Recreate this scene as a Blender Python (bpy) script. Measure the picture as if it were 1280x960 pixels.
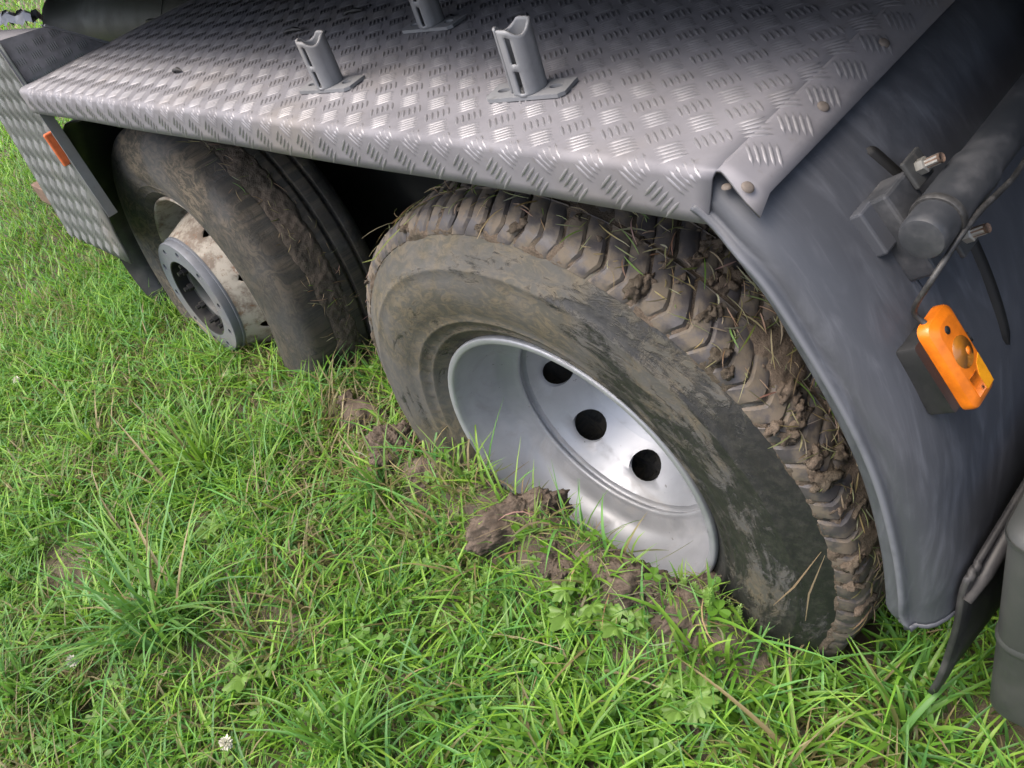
import bpy, bmesh, math, random
import numpy as np
from mathutils import Vector, Matrix, noise as mnoise
R = math.radians
random.seed(4); rng = np.random.default_rng(4)
for o in list(bpy.data.objects): bpy.data.objects.remove(o)
S = bpy.context.scene; COL = S.collection
# ------------------------------------------------------------------ camera, sky, sun, exposure
CAMP = Vector((.9009, -.6751, 1.1159))
cam = bpy.data.cameras.new('camera'); co = bpy.data.objects.new('camera', cam); COL.objects.link(co)
m3 = Matrix(((.71258752, -.26502221, .64960162), (.63988235, .62519167, -.44686234), (-.28769707, .73409714, .61508681)))
co.matrix_world = Matrix.Translation(CAMP) @ m3.to_4x4()
cam.sensor_width = 36; cam.lens = 36 * 1058 / 1280; cam.clip_start = .02; cam.clip_end = 500
S.camera = co
W = bpy.data.worlds.new('World'); S.world = W; W.use_nodes = True
SUN_EL, SUN_AZ = R(66), R(205)          # azimuth measured clockwise from +Y
wn = W.node_tree.nodes; sky = wn.new('ShaderNodeTexSky'); sky.sky_type = 'NISHITA'; sky.sun_disc = False
sky.sun_elevation = SUN_EL; sky.sun_rotation = SUN_AZ; sky.dust_density = 6; sky.air_density = 1.0; sky.ozone_density = .6
W.node_tree.links.new(sky.outputs[0], wn['Background'].inputs[0]); wn['Background'].inputs[1].default_value = .15
sl = bpy.data.lights.new('sun', 'SUN'); sl.energy = 1.0; sl.angle = R(60); sl.color = (1, .97, .92)
so = bpy.data.objects.new('sun', sl); COL.objects.link(so)
sd = Vector((math.sin(SUN_AZ) * math.cos(SUN_EL), math.cos(SUN_AZ) * math.cos(SUN_EL), math.sin(SUN_EL)))
so.rotation_euler = sd.to_track_quat('Z', 'Y').to_euler(); so.location = (0, -3, 6)
S.view_settings.view_transform = 'Standard'; S.view_settings.look = 'None'; S.view_settings.gamma = 1
S.view_settings.exposure = 1.4
S.render.engine = 'CYCLES'

# ------------------------------------------------------------------ material helpers
def nd(nt, t, ins=None, **props):
    n = nt.nodes.new(t)
    for k, v in props.items(): setattr(n, k, v)
    for k, v in (ins or {}).items():
        s = n.inputs[k]
        if isinstance(v, bpy.types.NodeSocket): nt.links.new(v, s)
        else: s.default_value = v
    return n
def rgba(c): return (*c, 1)
class Mt:
    def __init__(s, name, base=(.5, .5, .5), rough=.5, metal=0., spec=.5):
        s.m = bpy.data.materials.new(name); s.m.use_nodes = True; s.nt = s.m.node_tree; s.b = s.nt.nodes['Principled BSDF']
        s.set('Base Color', rgba(base)); s.set('Roughness', rough); s.set('Metallic', metal); s.set('Specular IOR Level', spec)
        s.tc = nd(s.nt, 'ShaderNodeTexCoord'); s.co = s.tc.outputs['Object']
    def set(s, k, v):
        if isinstance(v, bpy.types.NodeSocket): s.nt.links.new(v, s.b.inputs[k])
        else: s.b.inputs[k].default_value = v
    def scale(s, sc, co=None): return nd(s.nt, 'ShaderNodeMapping', {'Vector': co or s.co, 'Scale': sc}).outputs[0]
    def noise(s, scale, detail=4, rough=.55, co=None, dist=0.):
        return nd(s.nt, 'ShaderNodeTexNoise', {'Vector': co or s.co, 'Scale': scale, 'Detail': detail, 'Roughness': rough, 'Distortion': dist}).outputs[0]
    def ramp(s, f, a, b): return nd(s.nt, 'ShaderNodeMapRange', {0: f, 1: a, 2: b}, interpolation_type='SMOOTHSTEP').outputs[0]
    def mix(s, f, a, b):
        n = nd(s.nt, 'ShaderNodeMix', data_type='RGBA')
        for i, v in ((0, f), (6, a), (7, b)):
            if isinstance(v, bpy.types.NodeSocket): s.nt.links.new(v, n.inputs[i])
            else: n.inputs[i].default_value = rgba(v) if isinstance(v, tuple) else v
        return n.outputs[2]
    def fmix(s, f, a, b):
        n = nd(s.nt, 'ShaderNodeMix', data_type='FLOAT')
        for i, v in ((0, f), (2, a), (3, b)):
            if isinstance(v, bpy.types.NodeSocket): s.nt.links.new(v, n.inputs[i])
            else: n.inputs[i].default_value = v
        return n.outputs[0]
    def math(s, op, a, b=0.):
        return nd(s.nt, 'ShaderNodeMath', {0: a, 1: b}, operation=op).outputs[0]
    def bump(s, h, strength=.3, dist=.002):
        s.set('Normal', nd(s.nt, 'ShaderNodeBump', {'Height': h, 'Strength': strength, 'Distance': dist}).outputs[0])
    def polar(s):      # (arc angle about local Y, radius, y): seam at the bottom of the wheel
        sx = nd(s.nt, 'ShaderNodeSeparateXYZ', {0: s.co})
        a = s.math('ARCTAN2', sx.outputs[0], sx.outputs[2])
        r = s.math('SQRT', s.math('ADD', s.math('MULTIPLY', sx.outputs[0], sx.outputs[0]), s.math('MULTIPLY', sx.outputs[2], sx.outputs[2])))
        return a, r, sx.outputs[1]

M = {}
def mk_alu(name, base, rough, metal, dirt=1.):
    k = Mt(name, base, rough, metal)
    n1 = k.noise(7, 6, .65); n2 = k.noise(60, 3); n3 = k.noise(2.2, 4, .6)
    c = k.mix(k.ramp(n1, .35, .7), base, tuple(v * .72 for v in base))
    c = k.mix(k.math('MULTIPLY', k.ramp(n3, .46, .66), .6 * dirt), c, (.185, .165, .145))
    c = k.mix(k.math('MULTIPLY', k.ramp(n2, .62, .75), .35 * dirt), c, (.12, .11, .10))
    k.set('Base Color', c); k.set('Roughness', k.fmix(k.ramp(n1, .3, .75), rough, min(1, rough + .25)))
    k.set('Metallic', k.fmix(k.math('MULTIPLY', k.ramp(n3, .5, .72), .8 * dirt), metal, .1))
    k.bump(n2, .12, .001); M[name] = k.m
mk_alu('plate', (.185, .182, .199), .66, .15)
mk_alu('plate_bar', (.255, .253, .270), .42, .5, .7)
mk_alu('side_bar', (.19, .20, .196), .45, .4, .6)
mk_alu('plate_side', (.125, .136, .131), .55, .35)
mk_alu('galv', (.235, .243, .256), .55, .4)
mk_alu('galv_dark', (.05, .052, .052), .6, .2)
def mk_plastic():
    k = Mt('mudguard_plastic', (.03, .032, .037), .5)
    uv = nd(k.nt, 'ShaderNodeUVMap').outputs[0]
    st = k.noise(1, 5, .6, k.scale((6, 16, 1), uv), 1.8); st2 = k.noise(1, 4, .6, k.scale((9, 80, 1), uv), 1.5); bl = k.noise(7, 5, .65)
    f = k.math('MULTIPLY', k.ramp(st, .40, .78), k.ramp(bl, .25, .65))
    f = k.math('ADD', k.math('ADD', .27, k.math('MULTIPLY', f, .42)), k.math('MULTIPLY', k.ramp(st2, .52, .78), .16))
    at = nd(k.nt, 'ShaderNodeAttribute', attribute_name='wear').outputs['Fac']; f = k.math('MAXIMUM', f, k.math('MULTIPLY', at, k.ramp(bl, .2, .55)))
    k.set('Base Color', k.mix(f, (.021, .024, .030), (.135, .143, .165)))
    k.set('Roughness', k.fmix(f, .42, .75)); k.bump(k.noise(220, 2), .12, .0008); M['mudguard'] = k.m
mk_plastic()
def mk_rubber(name, base=(.022, .022, .024), dust=(.09, .088, .085), amt=.6, sc=9):
    k = Mt(name, base, .6)
    f = k.math('MULTIPLY', k.ramp(k.noise(sc, 6, .65), .4, .75), amt)
    k.set('Base Color', k.mix(f, base, dust)); k.set('Roughness', k.fmix(f, .5, .85)); k.bump(k.noise(160, 3), .15, .001); M[name] = k.m
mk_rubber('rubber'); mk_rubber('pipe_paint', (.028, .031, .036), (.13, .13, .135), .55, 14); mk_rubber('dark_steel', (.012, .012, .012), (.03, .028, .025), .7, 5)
mk_rubber('frame_green', (.014, .017, .014), (.028, .028, .024), .6, 5); mk_rubber('tank_grey', (.036, .039, .038), (.07, .07, .066), .6, 7)
mk_rubber('cable', (.02, .02, .02), (.12, .12, .12), .4, 60); mk_rubber('bracket_black', (.012, .013, .014), (.04, .04, .04), .4, 20)
def mk_tyre(name, seed, mudc, dustc, blackamt):
    k = Mt(name, (.03, .03, .03), .7)
    a, r, y = k.polar()
    cv = nd(k.nt, 'ShaderNodeCombineXYZ', {0: k.math('MULTIPLY', a, 2.2), 1: k.math('MULTIPLY', r, 26.), 2: seed}).outputs[0]
    cw = nd(k.nt, 'ShaderNodeCombineXYZ', {0: k.math('MULTIPLY', a, 7.), 1: k.math('MULTIPLY', r, 30.), 2: seed + 3}).outputs[0]
    off = nd(k.nt, 'ShaderNodeVectorMath', {0: k.co, 1: (seed, seed * 2, seed)}).outputs[0]
    smear = k.noise(1., 6, .65, cv, .8); fine = k.noise(1.6, 6, .72, cw, 1.5); blot = k.noise(5.5, 6, .65, off, .6); gr = k.noise(70, 4, .7, off)
    # worn black patches: low on the right half of the wheel more than at the top left
    sx = nd(k.nt, 'ShaderNodeSeparateXYZ', {0: k.co})
    side = k.ramp(k.math('SUBTRACT', sx.outputs[0], k.math('MULTIPLY', sx.outputs[2], .6)), -.35, .42)
    ctr = lambda q, m: k.math('MULTIPLY', k.math('SUBTRACT', q, .5), m)
    rub = k.math('ADD', k.math('ADD', ctr(smear, 1.5), ctr(blot, 1.3)), k.math('ADD', ctr(fine, 1.0), ctr(side, .44)))
    blk = k.math('MULTIPLY', k.ramp(rub, -.05, .17), blackamt)
    mud = k.mix(k.ramp(fine, .42, .60), dustc, mudc)
    mud = k.mix(k.math('MULTIPLY', k.ramp(gr, .5, .7), .4), mud, tuple(v * .55 for v in mudc))
    mud = k.mix(k.math('MULTIPLY', k.ramp(blot, .5, .68), .5), mud, tuple(v * .62 for v in dustc))
    grey = k.noise(3.2, 5, .6, off, 1.); mud = k.mix(k.math('MULTIPLY', k.ramp(grey, .42, .62), .6), mud, (.085, .086, .088))
    k.set('Base Color', k.mix(blk, mud, k.mix(k.ramp(gr, .4, .7), (.011, .012, .013), (.028, .028, .026))))
    k.set('Roughness', k.fmix(blk, .92, .45)); k.set('Specular IOR Level', k.fmix(blk, .2, .45))
    h = k.math('ADD', k.math('MULTIPLY', k.math('SUBTRACT', 1., blk), .8), k.math('ADD', k.math('MULTIPLY', gr, .3), k.math('MULTIPLY', fine, .4)))
    k.bump(h, .6, .004); M[name] = k.m
mk_tyre('tyre_near', 1.3, (.118, .100, .069), (.066, .064, .052), .94)
mk_tyre('tyre_far', 7.7, (.145, .120, .090), (.055, .052, .045), .5)
def mk_block():
    k = Mt('tread_rubber', (.03, .03, .03), .6)
    oi = nd(k.nt, 'ShaderNodeObjectInfo').outputs['Random']
    off = nd(k.nt, 'ShaderNodeVectorMath', {0: k.co, 1: nd(k.nt, 'ShaderNodeCombineXYZ', {0: k.math('MULTIPLY', oi, 50), 1: 0., 2: 0.}).outputs[0]}).outputs[0]
    n = k.noise(28, 6, .65, off); f = k.ramp(n, .40, .62)
    a = k.mix(oi, (.135, .110, .083), (.112, .094, .071))
    k.set('Base Color', k.mix(f, (.052, .048, .050), a)); k.set('Roughness', k.fmix(f, .5, .9)); k.bump(k.noise(90, 4, .7, off), .4, .002); M['tread'] = k.m
mk_block()
def mk_mud(name, a, b, c, sc=30):
    k = Mt(name, a, .95, 0, .15)
    n = k.noise(sc, 7, .7); n2 = k.noise(sc * .25, 5, .6); n3 = k.noise(sc * 6, 4, .7)
    k.set('Base Color', k.mix(k.math('MULTIPLY', k.ramp(n3, .5, .68), .5), k.mix(k.ramp(n2, .42, .62), k.mix(k.ramp(n, .35, .68), a, b), c), tuple(v * .45 for v in a)))
    k.bump(k.math('ADD', n, k.math('MULTIPLY', n3, .5)), .8, .006); M[name] = k.m
mk_mud('mud', (.102, .080, .061), (.150, .119, .092), (.078, .066, .050), 60)
mk_mud('mud_far', (.105, .086, .070), (.145, .118, .095), (.078, .068, .056), 50)
mk_mud('clod', (.098, .076, .059), (.150, .119, .095), (.075, .060, .046), 60)
mk_mud('soil', (.110, .086, .068), (.165, .133, .108), (.095, .082, .054), 22)
def mk_silver():
    k = Mt('rim_silver', (.50, .51, .545), .34, .55)
    n = k.noise(6, 5, .6); sp = k.noise(70, 3, .6); a, r, y = k.polar()
    c = k.mix(k.ramp(n, .4, .7), (.335, .348, .378), (.27, .283, .305))
    c = k.mix(k.math('MULTIPLY', k.ramp(sp, .69, .76), .8), c, (.10, .09, .085))
    sc = k.noise(1, 5, .7, k.scale((30, 90, 12)), 2.); c = k.mix(k.math('MULTIPLY', k.ramp(sc, .66, .72), .7), c, (.15, .145, .14))
    ds = k.noise(9, 6, .7, None, 1.); c = k.mix(k.math('MULTIPLY', k.ramp(ds, .52, .75), .55), c, (.19, .175, .155))
    k.set('Base Color', c); k.set('Roughness', k.fmix(k.ramp(ds, .45, .7), .44, .66)); k.set('Metallic', k.fmix(k.ramp(ds, .5, .75), .45, .1)); k.bump(k.noise(120, 2), .05, .001); M['silver'] = k.m
mk_silver()
def mk_cream():
    k = Mt('cream_paint', (.42, .39, .34), .6)
    n = k.noise(13, 6, .7); n2 = k.noise(34, 5, .7)
    c = k.mix(k.ramp(n, .42, .60), (.32, .295, .25), (.14, .11, .085)); c = k.mix(k.math('MULTIPLY', k.ramp(n2, .57, .66), .8), c, (.15, .08, .045))
    k.set('Base Color', c); k.set('Roughness', .7); k.bump(n2, .2, .001); M['cream'] = k.m
mk_cream()
mk_alu('hub_grey', (.155, .167, .19), .55, .3)
def plain(name, base, rough=.5, metal=0., **kw):
    k = Mt(name, base, rough, metal)
    n = k.noise(40, 4, .6); k.set('Base Color', k.mix(k.ramp(n, .35, .7), base, tuple(v * .7 for v in base)))
    for a, b in kw.items(): k.set(a.replace('_', ' '), b)
    M[name] = k.m
plain('orange', (.66, .165, .008), .34, Coat_Weight=.25); plain('orange_amber', (.72, .30, .01), .25, Coat_Weight=.6); plain('amber_dark', (.26, .10, .010), .35, Coat_Weight=.6)
plain('orange_faded', (.55, .12, .035), .45); plain('rust', (.16, .105, .075), .85); plain('zinc', (.45, .44, .40), .4, .7); plain('black', (.006, .006, .006), .7)
plain('rust_bolt', (.13, .11, .095), .8); plain('foil', (.3, .3, .32), .4, .6); plain('pale_plastic', (.6, .6, .58), .5)
plain('bent_plate', (.25, .245, .255), .5, .3)
def mk_leaf(name, rough=.40, trans=.46, tint=None):
    k = Mt(name, (.1, .2, .03), rough, 0, .4); nt = k.nt
    at = nd(nt, 'ShaderNodeAttribute', attribute_name='Col').outputs[0]
    c = at if tint is None else k.mix(k.ramp(k.noise(25, 3), .35, .7), tint, tuple(v * .72 for v in tint))
    k.set('Base Color', c)
    tr = nd(nt, 'ShaderNodeBsdfTranslucent', {'Color': k.mix(.35, c, (.20, .40, .02))})
    mx = nd(nt, 'ShaderNodeMixShader', {0: trans, 1: k.b.outputs[0], 2: tr.outputs[0]})
    nt.links.new(mx.outputs[0], nt.nodes['Material Output'].inputs[0]); M[name] = k.m
mk_leaf('grass'); mk_leaf('leaf_mid', tint=(.115, .25, .03)); mk_leaf('leaf_pale', tint=(.19, .33, .07)); mk_leaf('petal', .7, .3, (.75, .72, .62))

# ------------------------------------------------------------------ object helpers
def link(name, me, mat=None, parent=None, smooth=True):
    o = bpy.data.objects.new(name, me); COL.objects.link(o)
    if mat is not None and not me.materials: me.materials.append(M[mat] if isinstance(mat, str) else mat)
    if smooth and len(me.polygons): me.polygons.foreach_set('use_smooth', np.ones(len(me.polygons), bool))
    if parent is not None:
        o.parent = parent; o.matrix_parent_inverse = BASE.get(parent.name, Matrix()).inverted()
    return o
BASE = {}
def mesh(name, v, f):
    me = bpy.data.meshes.new(name); me.from_pydata([tuple(p) for p in v], [], [tuple(q) for q in f]); me.update(); return me
def ob(name, v, f, mat, parent=None, smooth=True, wn=True):
    o = link(name, mesh(name, v, f), mat, parent, smooth)
    return o
def local(o):      # part lives in its parent's own frame
    o.matrix_parent_inverse = Matrix(); return o
def npmesh(name, V, quads, tris, col=None):
    me = bpy.data.meshes.new(name); V = np.asarray(V, np.float32)
    nq, ntr = len(quads), len(tris)
    li = np.concatenate([np.asarray(quads, np.int32).ravel(), np.asarray(tris, np.int32).ravel()]) if ntr else np.asarray(quads, np.int32).ravel()
    me.vertices.add(len(V)); me.vertices.foreach_set('co', V.ravel())
    me.loops.add(len(li)); me.loops.foreach_set('vertex_index', li)
    me.polygons.add(nq + ntr)
    ls = np.concatenate([np.arange(nq) * 4, nq * 4 + np.arange(ntr) * 3]).astype(np.int32)
    me.polygons.foreach_set('loop_start', ls)
    me.update(calc_edges=True)
    if col is not None:
        a = me.color_attributes.new('Col', 'FLOAT_COLOR', 'POINT'); c4 = np.ones((len(V), 4), np.float32); c4[:, :3] = col; a.data.foreach_set('color', c4.ravel())
    me.validate(); return me
def tag(o, label=None, cat=None, group=None, kind=None):
    for k, v in (('label', label), ('category', cat), ('group', group), ('kind', kind)):
        if v: o[k] = v
    return o
def empty(name, loc):
    o = bpy.data.objects.new(name, None); COL.objects.link(o); o.location = loc; o.empty_display_size = .1
    BASE[o.name] = Matrix.Translation(loc); return o
def grid(rows, closed=False):      # rows: list of lists of points -> verts, quads
    n = len(rows[0]); v = [p for r in rows for p in r]; f = []
    for i in range(len(rows) - 1):
        for j in range(n if closed else n - 1):
            k = (j + 1) % n; f.append((i * n + j, i * n + k, (i + 1) * n + k, (i + 1) * n + j))
    return v, f
def join(parts):
    v, f = [], []
    for a, b in parts:
        n = len(v); v += list(a); f += [tuple(i + n for i in q) for q in b]
    return v, f
def box(c, s, rot=None):
    v = []
    for z in (-1, 1):
        for x, y in ((-1, -1), (1, -1), (1, 1), (-1, 1)): v.append(Vector((x * s[0] / 2, y * s[1] / 2, z * s[2] / 2)))
    if rot is not None: v = [rot @ p for p in v]
    v = [p + Vector(c) for p in v]
    return v, [(3, 2, 1, 0), (4, 5, 6, 7), (0, 1, 5, 4), (1, 2, 6, 5), (2, 3, 7, 6), (3, 0, 4, 7)]
def bevel(o, w, seg=2):
    b = o.modifiers.new('bevel', 'BEVEL'); b.width = w; b.segments = seg; b.limit_method = 'ANGLE'; b.angle_limit = R(40)
    return o
def boxo(name, c, s, mat, parent=None, rot=None, bw=.002):
    v, f = box(c, s, rot); o = ob(name, v, f, mat, parent, False)
    if bw: bevel(o, bw)
    return o
def tube(pts, rad, n=10, cap=True):
    pts = [Vector(p) for p in pts]; rows = []
    up = Vector((0, 0, 1)); d0 = (pts[1] - pts[0]).normalized()
    if abs(d0.dot(up)) > .9: up = Vector((1, 0, 0))
    u = d0.cross(up).normalized()
    for i, p in enumerate(pts):
        d = (pts[min(i + 1, len(pts) - 1)] - pts[max(i - 1, 0)]).normalized()
        u = (u - d * u.dot(d)).normalized(); w = d.cross(u)
        r = rad[i] if hasattr(rad, '__len__') else rad
        rows.append([p + (u * math.cos(2 * math.pi * k / n) + w * math.sin(2 * math.pi * k / n)) * r for k in range(n)])
    v, f = grid(rows, True)
    if cap: f = f + [tuple(range(n)), tuple(reversed([len(v) - n + k for k in range(n)]))]
    return v, f
def lathe(prof, n=128, a0=0., a1=360.):      # prof: (r, y) around local Y
    full = abs(a1 - a0 - 360) < 1e-6; cnt = n if full else n + 1; rows = []
    for k in range(cnt):
        a = R(a0 + (a1 - a0) * k / n); rows.append([Vector((r * math.cos(a), y, r * math.sin(a))) for r, y in prof])
    if full: rows.append(rows[0])
    v, f = grid(rows)
    if full:
        m = len(prof); N = n * m
        f = [tuple(i - N if i >= N else i for i in q) for q in f]; v = v[:N]
    return v, f
def smoothstep(a, b, x):
    t = np.clip((np.asarray(x, float) - a) / (b - a), 0, 1); return t * t * (3 - 2 * t)
def crv(pts, n):      # Catmull-Rom through 2-D/3-D points
    P = [np.array(p, float) for p in pts]; P = [2 * P[0] - P[1]] + P + [2 * P[-1] - P[-2]]; out = []
    segs = len(P) - 3
    for k in range(n):
        u = k / (n - 1) * segs; i = min(int(u), segs - 1); t = u - i
        a, b, c, d = P[i:i + 4]
        out.append(.5 * ((2 * b) + (c - a) * t + (2 * a - 5 * b + 4 * c - d) * t * t + (3 * b - a - 3 * c + d) * t ** 3))
    return out
def holed(n, r_in, r_out, rc, rh, yfun, thick, phase=0., m=6, asp=1.):
    """annulus with n round holes, each with its own wall; y = yfun(r)"""
    v, f = [], []
    half = math.pi / n
    for s in range(n):
        a0 = phase + s * 2 * half
        rect = [(r_in + (r_out - r_in) * t / m, -half) for t in range(m)] + [(r_out, -half + 2 * half * t / m) for t in range(m)] + \
               [(r_out + (r_in - r_out) * t / m, half) for t in range(m)] + [(r_in, half - 2 * half * t / m) for t in range(m)]
        L = len(rect); rings = []
        base = math.atan2(-half * rc, r_in - rc)
        for q in range(4):
            ring = []
            for i, (r, th) in enumerate(rect):
                ang = math.atan2(th * rc, r - rc)
                ang = math.atan2(th * rc / (half * rc), (r - rc) / ((r_out - r_in) / 2)) if asp != 1. else ang
                hr, ht = rc + asp * rh * math.cos(ang), rh * math.sin(ang) / rc
                w = (0, .55, 1, 1)[q]; rr = r + (hr - r) * w; tt = th + (ht - th) * w
                y = yfun(rr) + (thick if q == 3 else 0)
                ring.append(Vector((rr * math.cos(a0 + tt), y, rr * math.sin(a0 + tt))))
            rings.append(ring)
        b = len(v); gv, gf = grid(rings, True); v += gv; f += [tuple(i + b for i in q) for q in gf]
    return v, f
def weld(o, d=1e-5):
    bm = bmesh.new(); bm.from_mesh(o.data); bmesh.ops.remove_doubles(bm, verts=bm.verts, dist=d); bmesh.ops.recalc_face_normals(bm, faces=bm.faces); bm.to_mesh(o.data); bm.free(); return o
def sharp(o, ang=40):
    m = o.data; m.set_sharp_from_angle(angle=R(ang)); return o
def ns(p, s): return mnoise.noise(Vector(p) * s)
def fbm(p, s, o=4): return mnoise.fractal(Vector(p) * s, .9, 2.1, o)

# ------------------------------------------------------------------ ground
_T = rng.random((6, 64, 64))
def vn(x, y, s, k=0):      # tiling value noise, 0..1
    x = np.asarray(x, float) * s + 17.3 * k; y = np.asarray(y, float) * s + 9.1 * k
    i, j = np.floor(x).astype(int), np.floor(y).astype(int); u, w = x - i, y - j; u = u * u * (3 - 2 * u); w = w * w * (3 - 2 * w); T = _T[k % 6]
    g = lambda a, b: T[a % 64, b % 64]
    return (g(i, j) * (1 - u) + g(i + 1, j) * u) * (1 - w) + (g(i, j + 1) * (1 - u) + g(i + 1, j + 1) * u) * w
def fb(x, y, s, k=0): return vn(x, y, s, k) * .5 + vn(x, y, s * 2.1, k + 1) * .28 + vn(x, y, s * 4.3, k + 2) * .22
def gh(x, y):
    x = np.asarray(x, float); y = np.asarray(y, float)
    z = -.232 + .05 * (fb(x, y, 1.6, 0) - .5) + .022 * (fb(x, y, 7, 2) - .5)
    z = z + .008 * (fb(x, y, 30, 1) - .5) + .005 * (fb(x, y, 80, 3) - .5)
    # bank pushed up against the sunken wheel, and the rut the wheel stands in
    bank = np.exp(-((y + .075) / .075) ** 2) * smoothstep(-.72, -.42, x) * (1 - smoothstep(.28, .5, x))
    z = z + bank * (.112 + .05 * (fb(x, y, 9, 4) - .5) + .03 * (fb(x, y, 26, 5) - .5))
    rut = smoothstep(-.03, .04, y) * (1 - smoothstep(.30, .4, y)) * (1 - smoothstep(.42, .6, np.abs(x)))
    z = z - rut * .10
    bank2 = np.exp(-((y - .03) / .07) ** 2) * smoothstep(-1.75, -1.4, x) * (1 - smoothstep(-.95, -.7, x))
    z = z + bank2 * .03
    return z
def axis(lo, hi, step, far):
    a = list(np.arange(lo, hi, step)); s = step; p = a[-1]
    while p < far: s *= 1.25; p += s; a.append(p)
    s = step; p = a[0]; b = []
    while p > -far: s *= 1.25; p -= s; b.append(p)
    return np.array(b[::-1] + a)
gx, gy = axis(-1.7, 1.05, .012, 70), axis(-1.15, .35, .012, 70)
X, Yg = np.meshgrid(gx, gy, indexing='ij'); Zg = gh(X, Yg)
idx = np.arange(X.size).reshape(X.shape)
q = np.stack([idx[:-1, :-1], idx[1:, :-1], idx[1:, 1:], idx[:-1, 1:]], -1).reshape(-1, 4)
ground = link('ground', npmesh('ground', np.stack([X, Yg, Zg], -1).reshape(-1, 3), q, []), 'soil')
tag(ground, kind='structure')

# ------------------------------------------------------------------ the truck
truck = empty('truck', (-.4, .9, -.2))
tag(truck, 'truck with grey chequer-plate deck and two muddy wheels sunk in soft grass', 'truck')

# --- deck of chequer plate -------------------------------------------------
P = .064; L1, RR, Y0, ZD = .053, .012, -.03, .69; XB, FI = .424, R(37)
ARC = RR * math.pi / 2
def sheet(x, s, h=0.):
    if s < L1: y, z, ny, nz = Y0, ZD - RR - L1 + s, -1, 0
    elif s < L1 + ARC:
        a = (s - L1) / RR; ny, nz = -math.cos(a), math.sin(a); y, z = Y0 + RR + RR * ny, ZD - RR + RR * nz
    else: y, z, ny, nz = Y0 + RR + s - L1 - ARC, ZD, 0, 1
    if x > XB:
        d = x - XB; D = .032; th = FI * min(1, d / D); k_ = D / FI; e = max(0, d - D)
        return Vector((XB + k_ * math.sin(th) + e * math.cos(FI) + h * math.sin(th), y, z - k_ * (1 - math.cos(th)) - e * math.sin(FI) + h * math.cos(th)))
    wob = .0015 * math.sin(x * 9 + 1) * (1 if s < L1 + ARC else 0)
    return Vector((x, y + ny * h + wob, z + nz * h))
sv = [0, .015, .03, L1] + [L1 + ARC * t / 6 for t in range(1, 7)] + list(np.linspace(.1, .72, 14))
xs = list(np.linspace(-1.67, .405, 60))
rows = [[sheet(x, s) for s in sv] for x in xs]
rows += [[sheet(.418 - .012 * min(1, 0) + .016 * min(1, s / .07), s) for s in sv]]
va, fa = grid(rows)
sv2 = [L1 + ARC - .004] + list(np.linspace(L1 + ARC + .01, .72, 15))
rows = []
sv3 = [L1 + ARC - .022] + sv2[1:]
for d in (.010, .0145, .022, .03, .038, .05, .067):
    rows.append([sheet(XB + d, s0 + (s1 - s0) * min(1, max(0, d - .0145) / .05)) for s0, s1 in zip(sv2, sv3)])
vb, fb_ = grid(rows)
v, f = join([(va, fa), (vb, fb_)])
deck = weld(ob('deck_plate', v, f, 'plate', truck), .0025)
sm = deck.modifiers.new('thick', 'SOLIDIFY'); sm.thickness = .004; sm.offset = -1 if deck.data.polygons[400].normal.z > 0 else 1
sharp(deck, 60); tag(deck, 'dusty grey chequer-plate deck with a folded front lip')
HLB, HWB, HBB = .0176, .0024, .0022
def bars(cells, surf):
    v, f = [], []
    for (cx, cs, sg) in cells:
        d = np.array([1, sg]) / math.sqrt(2); nrm = np.array([-d[1], d[0]])
        jit = rng.normal(0, .0004, 2)
        for k in range(-2, 3):
            o0 = np.array([cx, cs]) + nrm * k * .0083 + jit; b = len(v)
            for a, w, h in ((-1, 0, 0), (-.45, 1, 0), (.45, 1, 0), (1, 0, 0), (.45, -1, 0), (-.45, -1, 0), (-.5, 0, 1), (.5, 0, 1)):
                q = o0 + d * a * HLB + nrm * w * HWB; v.append(surf(q[0], q[1], h * HBB - .0003 + .0002))
            f += [(b + 1, b + 2, b + 7, b + 6), (b + 4, b + 5, b + 6, b + 7), (b, b + 1, b + 6), (b, b + 6, b + 5), (b + 3, b + 7, b + 2), (b + 3, b + 4, b + 7)]
    return v, f
cells = []
for i in range(-28, 9):
    for j in range(0, 12):
        for o_, sg in ((0, -1), (.5, 1)):
            x = (i + o_) * P + .012; s = (j + o_) * P - .008
            if -1.645 < x < .476 and .016 < s < .70 and not (x > .40 and s < L1 + ARC + .018): cells.append((x, s, sg))
v, f = bars(cells, sheet)
tb = ob('tread_bars', v, f, 'plate_bar', deck); local(tb); tag(tb, kind='stuff')
tb.matrix_parent_inverse = Matrix()
for (x, s) in ((.471, L1 + ARC - .004), (.468, .232), (.466, .385), (.466, .54)):
    c = sheet(x, s, .0005); rot = Matrix.Rotation(FI, 3, 'Y')
    vv, ff = lathe([(.0001, .0030), (.0045, .0028), (.0066, .0018), (.0072, 0)], 14)
    ob('rivet', [rot @ Vector((p.x, p.z, p.y)) + c for p in vv], ff, 'rust_bolt', deck).matrix_parent_inverse = Matrix()
ob('rivet', [Vector((p.x * .8 + .442, p.z * .8 - .022, p.y + .668)) for p in vv], ff, 'rust_bolt', deck).matrix_parent_inverse = Matrix()
# scraps of bark lying on the deck
for (x, y, l, a, lab) in ((-.82, .29, .05, .3, 'long dark scrap of bark on the deck plate'), (-.71, .375, .045, .5, 'dark scrap of bark on the shaded deck near the body'), (-1.0, .10, .03, .2, 'tiny bark crumb on the open deck near the locker')):
    pts = [Vector((x + math.cos(a) * t * l - math.sin(a) * .006 * math.sin(t * 5), y + math.sin(a) * t * l, ZD + .004 + .004 * math.sin(t * 3))) for t in np.linspace(0, 1, 6)]
    v, f = tube(pts, [.002, .005, .003, .006, .004, .001], 6)
    tag(ob('bark_scrap', v, f, 'dark_steel'), lab, 'bark')

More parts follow.
